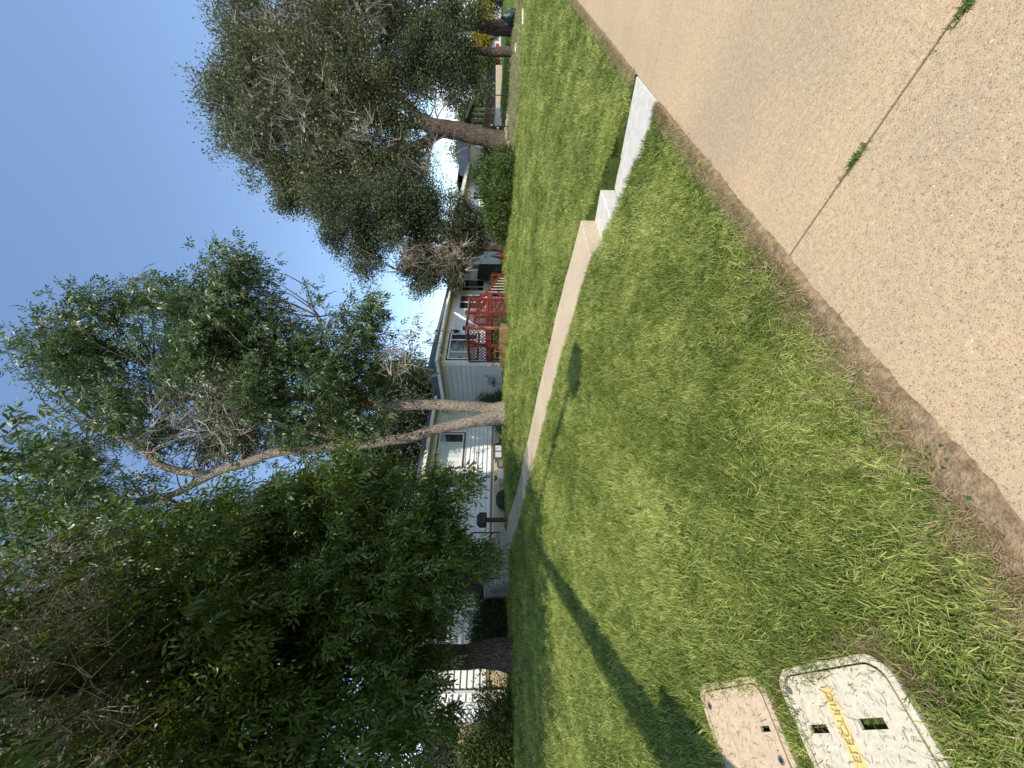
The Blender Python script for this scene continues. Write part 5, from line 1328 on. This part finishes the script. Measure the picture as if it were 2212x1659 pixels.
# straw-coloured fringe at the pavement and round the boxes
s = rng.uniform(-3, 14, 5200); w = .03 + np.abs(rng.normal(size=5200)) * np.where(s < .2, .10, .03)
x, y = P2[0] + w * NS[0] + s * DS[0], P2[1] + w * NS[1] + s * DS[1]
ok = ~((np.abs(s - path_mid(w)) < PATH_H + .03))
a = np.concatenate([rng.uniform(-.05, LA2 + .06, 420)]); b = np.where(rng.random(420) < .5, rng.uniform(-.06, -.01, 420), rng.uniform(-.05, LB2, 420)); a = np.where(b > 0, np.where(rng.random(420) < .5, -.03 + rng.normal(size=420) * .02, LA2 + .03 + np.abs(rng.normal(size=420)) * .03), a)
xb, yb = BB[0] + A2[0] * a + B2[0] * b, BB[1] + A2[1] * a + B2[1] * b
nk = 900; xr, yr = xy(rng.uniform(.2, 1.2, nk), rng.uniform(-3, .4, nk)); kp = ~in_box(xr, yr, BB, LA2, LB2, .02) & (rng.random(nk) < np.clip(1.3 - ws(xr, yr)[0], 0, 1))
rr2 = 1.3 + 5 * rng.random(700) ** 1.5; aa2 = (rng.random(700) - .5) * 2; xs2, ys2 = rr2 * np.sin(aa2), rr2 * np.cos(aa2); w2, s2 = ws(xs2, ys2)
k2 = (w2 > .1) & ~((np.abs(s2 - path_mid(w2)) < PATH_H + .05)) & ~in_box(xs2, ys2, BS, LA1, LB1, .03) & ~in_box(xs2, ys2, BB, LA2, LB2, .03) & (np.arange(700) % 2 == 0)
x, y = np.concatenate([x[ok], xb, xr[kp]]), np.concatenate([y[ok], yb, yr[kp]]); n = len(x)
straws = [tuft_mesh('tuft', 12, .05, .03, .07, .0026, 200 + k, M_straw, 1.1, .35) for k in range(4)]
sc = .7 + .6 * rng.random(n)
scatter('dry_grass', straws, np.stack([x, y, np.maximum(gz(x, y), .02) - .004], 1), np.stack([rng.normal(size=n) * .3, rng.normal(size=n) * .3, rng.random(n) * 6.283], 1), np.stack([sc, sc, sc], 1), 'dry straw coloured grass fringing the pavement and the utility boxes')
# clippings lying on the two lids
def clippings(t, la, lb, n, seed, m_):
    rng = np.random.default_rng(seed); mb = MB()
    for _ in range(n):
        x, y = rng.uniform(.02, la - .02), rng.uniform(.02, lb - .02); a = rng.random() * 6.283; L_ = .008 + .055 * rng.random() ** 2.2; c = rng.normal() * .6
        z_ = .0195 + rng.random() * .004; d = np.array([math.cos(a), math.sin(a)]); e_ = np.array([math.cos(a + c), math.sin(a + c)]); wv_ = rng.uniform(.0005, .0011)
        p0 = np.array([x, y]); p1 = p0 + d * L_ / 2; p2 = p1 + e_ * L_ / 2; nn_ = np.array([-d[1], d[0]]) * wv_
        k = len(mb.v); mb.v += [(*(p0 - nn_), z_), (*(p0 + nn_), z_), (*(p1 + nn_), z_ + .004), (*(p1 - nn_), z_ + .004), (*p2, z_)]
        mb.f += [(k, k + 1, k + 2, k + 3), (k + 3, k + 2, k + 4)]
    o = part('clippings', mb, m_, t); o['kind'] = 'stuff'
M_clip = mat('dry_clipping', (.24, .18, .085), .8, .2, (.13, .13, .04), 60)
clippings(ub1, LA1, LB1, 420, 1, M_clip)
clippings(ub2, LA2, LB2, 620, 2, M_clip)
# grass growing in the pavement cracks
def crack_tuft(label, s, w, n, ln, seed):
    rng = np.random.default_rng(seed); mb = MB()
    for _ in range(n):
        ww_ = w + rng.normal() * ln; a = rng.random() * 6.283; h = rng.uniform(.008, .028); x0 = s + rng.normal() * .004
        d = np.array([math.cos(a), math.sin(a)]) * rng.uniform(.015, .04); pw_ = np.array([-d[1], d[0]]) / np.linalg.norm(d) * .0016
        k = len(mb.v); mb.v += [(x0 - pw_[0], ww_ - pw_[1], -.01), (x0 + pw_[0], ww_ + pw_[1], -.01), (x0 + d[0] * .5 + pw_[0], ww_ + d[1] * .5 + pw_[1], h), (x0 + d[0] * .5 - pw_[0], ww_ + d[1] * .5 - pw_[1], h), (x0 + d[0], ww_ + d[1], h * .6)]
        mb.f += [(k, k + 1, k + 2, k + 3), (k + 3, k + 2, k + 4)]
    me = mb.mesh('grass_tuft'); at_ = me.attributes.new('var', 'FLOAT', 'FACE'); at_.data.foreach_set('value', np.repeat(rng.random(len(me.polygons) // 2), 2).astype(np.float32))
    o = link('grass_tuft', me, M_clover, loc=side.location, rot=side.rotation_euler)
    tag(o, label, 'grass tuft')
crack_tuft('short tuft of green grass growing from the middle of the pavement joint', -.01, -.53, 85, .035, 1)
crack_tuft('long green grass tuft at the far end of the same pavement joint', -.03, -1.06, 150, .06, 2)
# broad-leaved weeds near the pavement
rng = np.random.default_rng(31)
for i, (U, V, lb) in enumerate(((660, 1990, 'small clover patch in the thin grass near the soil edge'), (563, 2015, 'clover patch in the thin grass below the longer dry stems'), (735, 1890, 'tiny clover patch beside the straw coloured fringe'))):
    dvec = at(U, V, 1.0) - Vector((0, 0, EYE)); p = Vector((0, 0, EYE))
    while p.z > G(p.x, p.y): p = p + dvec * .01
    n = 34; C_ = np.array(p)[None] + np.concatenate([rng.normal(size=(n, 2)) * .055, rng.uniform(.02, .05, (n, 1))], 1)
    A_ = np.concatenate([rng.normal(size=(n, 2)), rng.uniform(-.1, .4, (n, 1))], 1); N_ = np.array([[0, 0, 1.0]]) + rng.normal(size=(n, 3)) * .3
    o = link('clover_patch', leaf_mesh('clover_patch', C_, A_, N_, .018, .016, rng.random(n)), M_clover); tag(o, lb, 'clover')
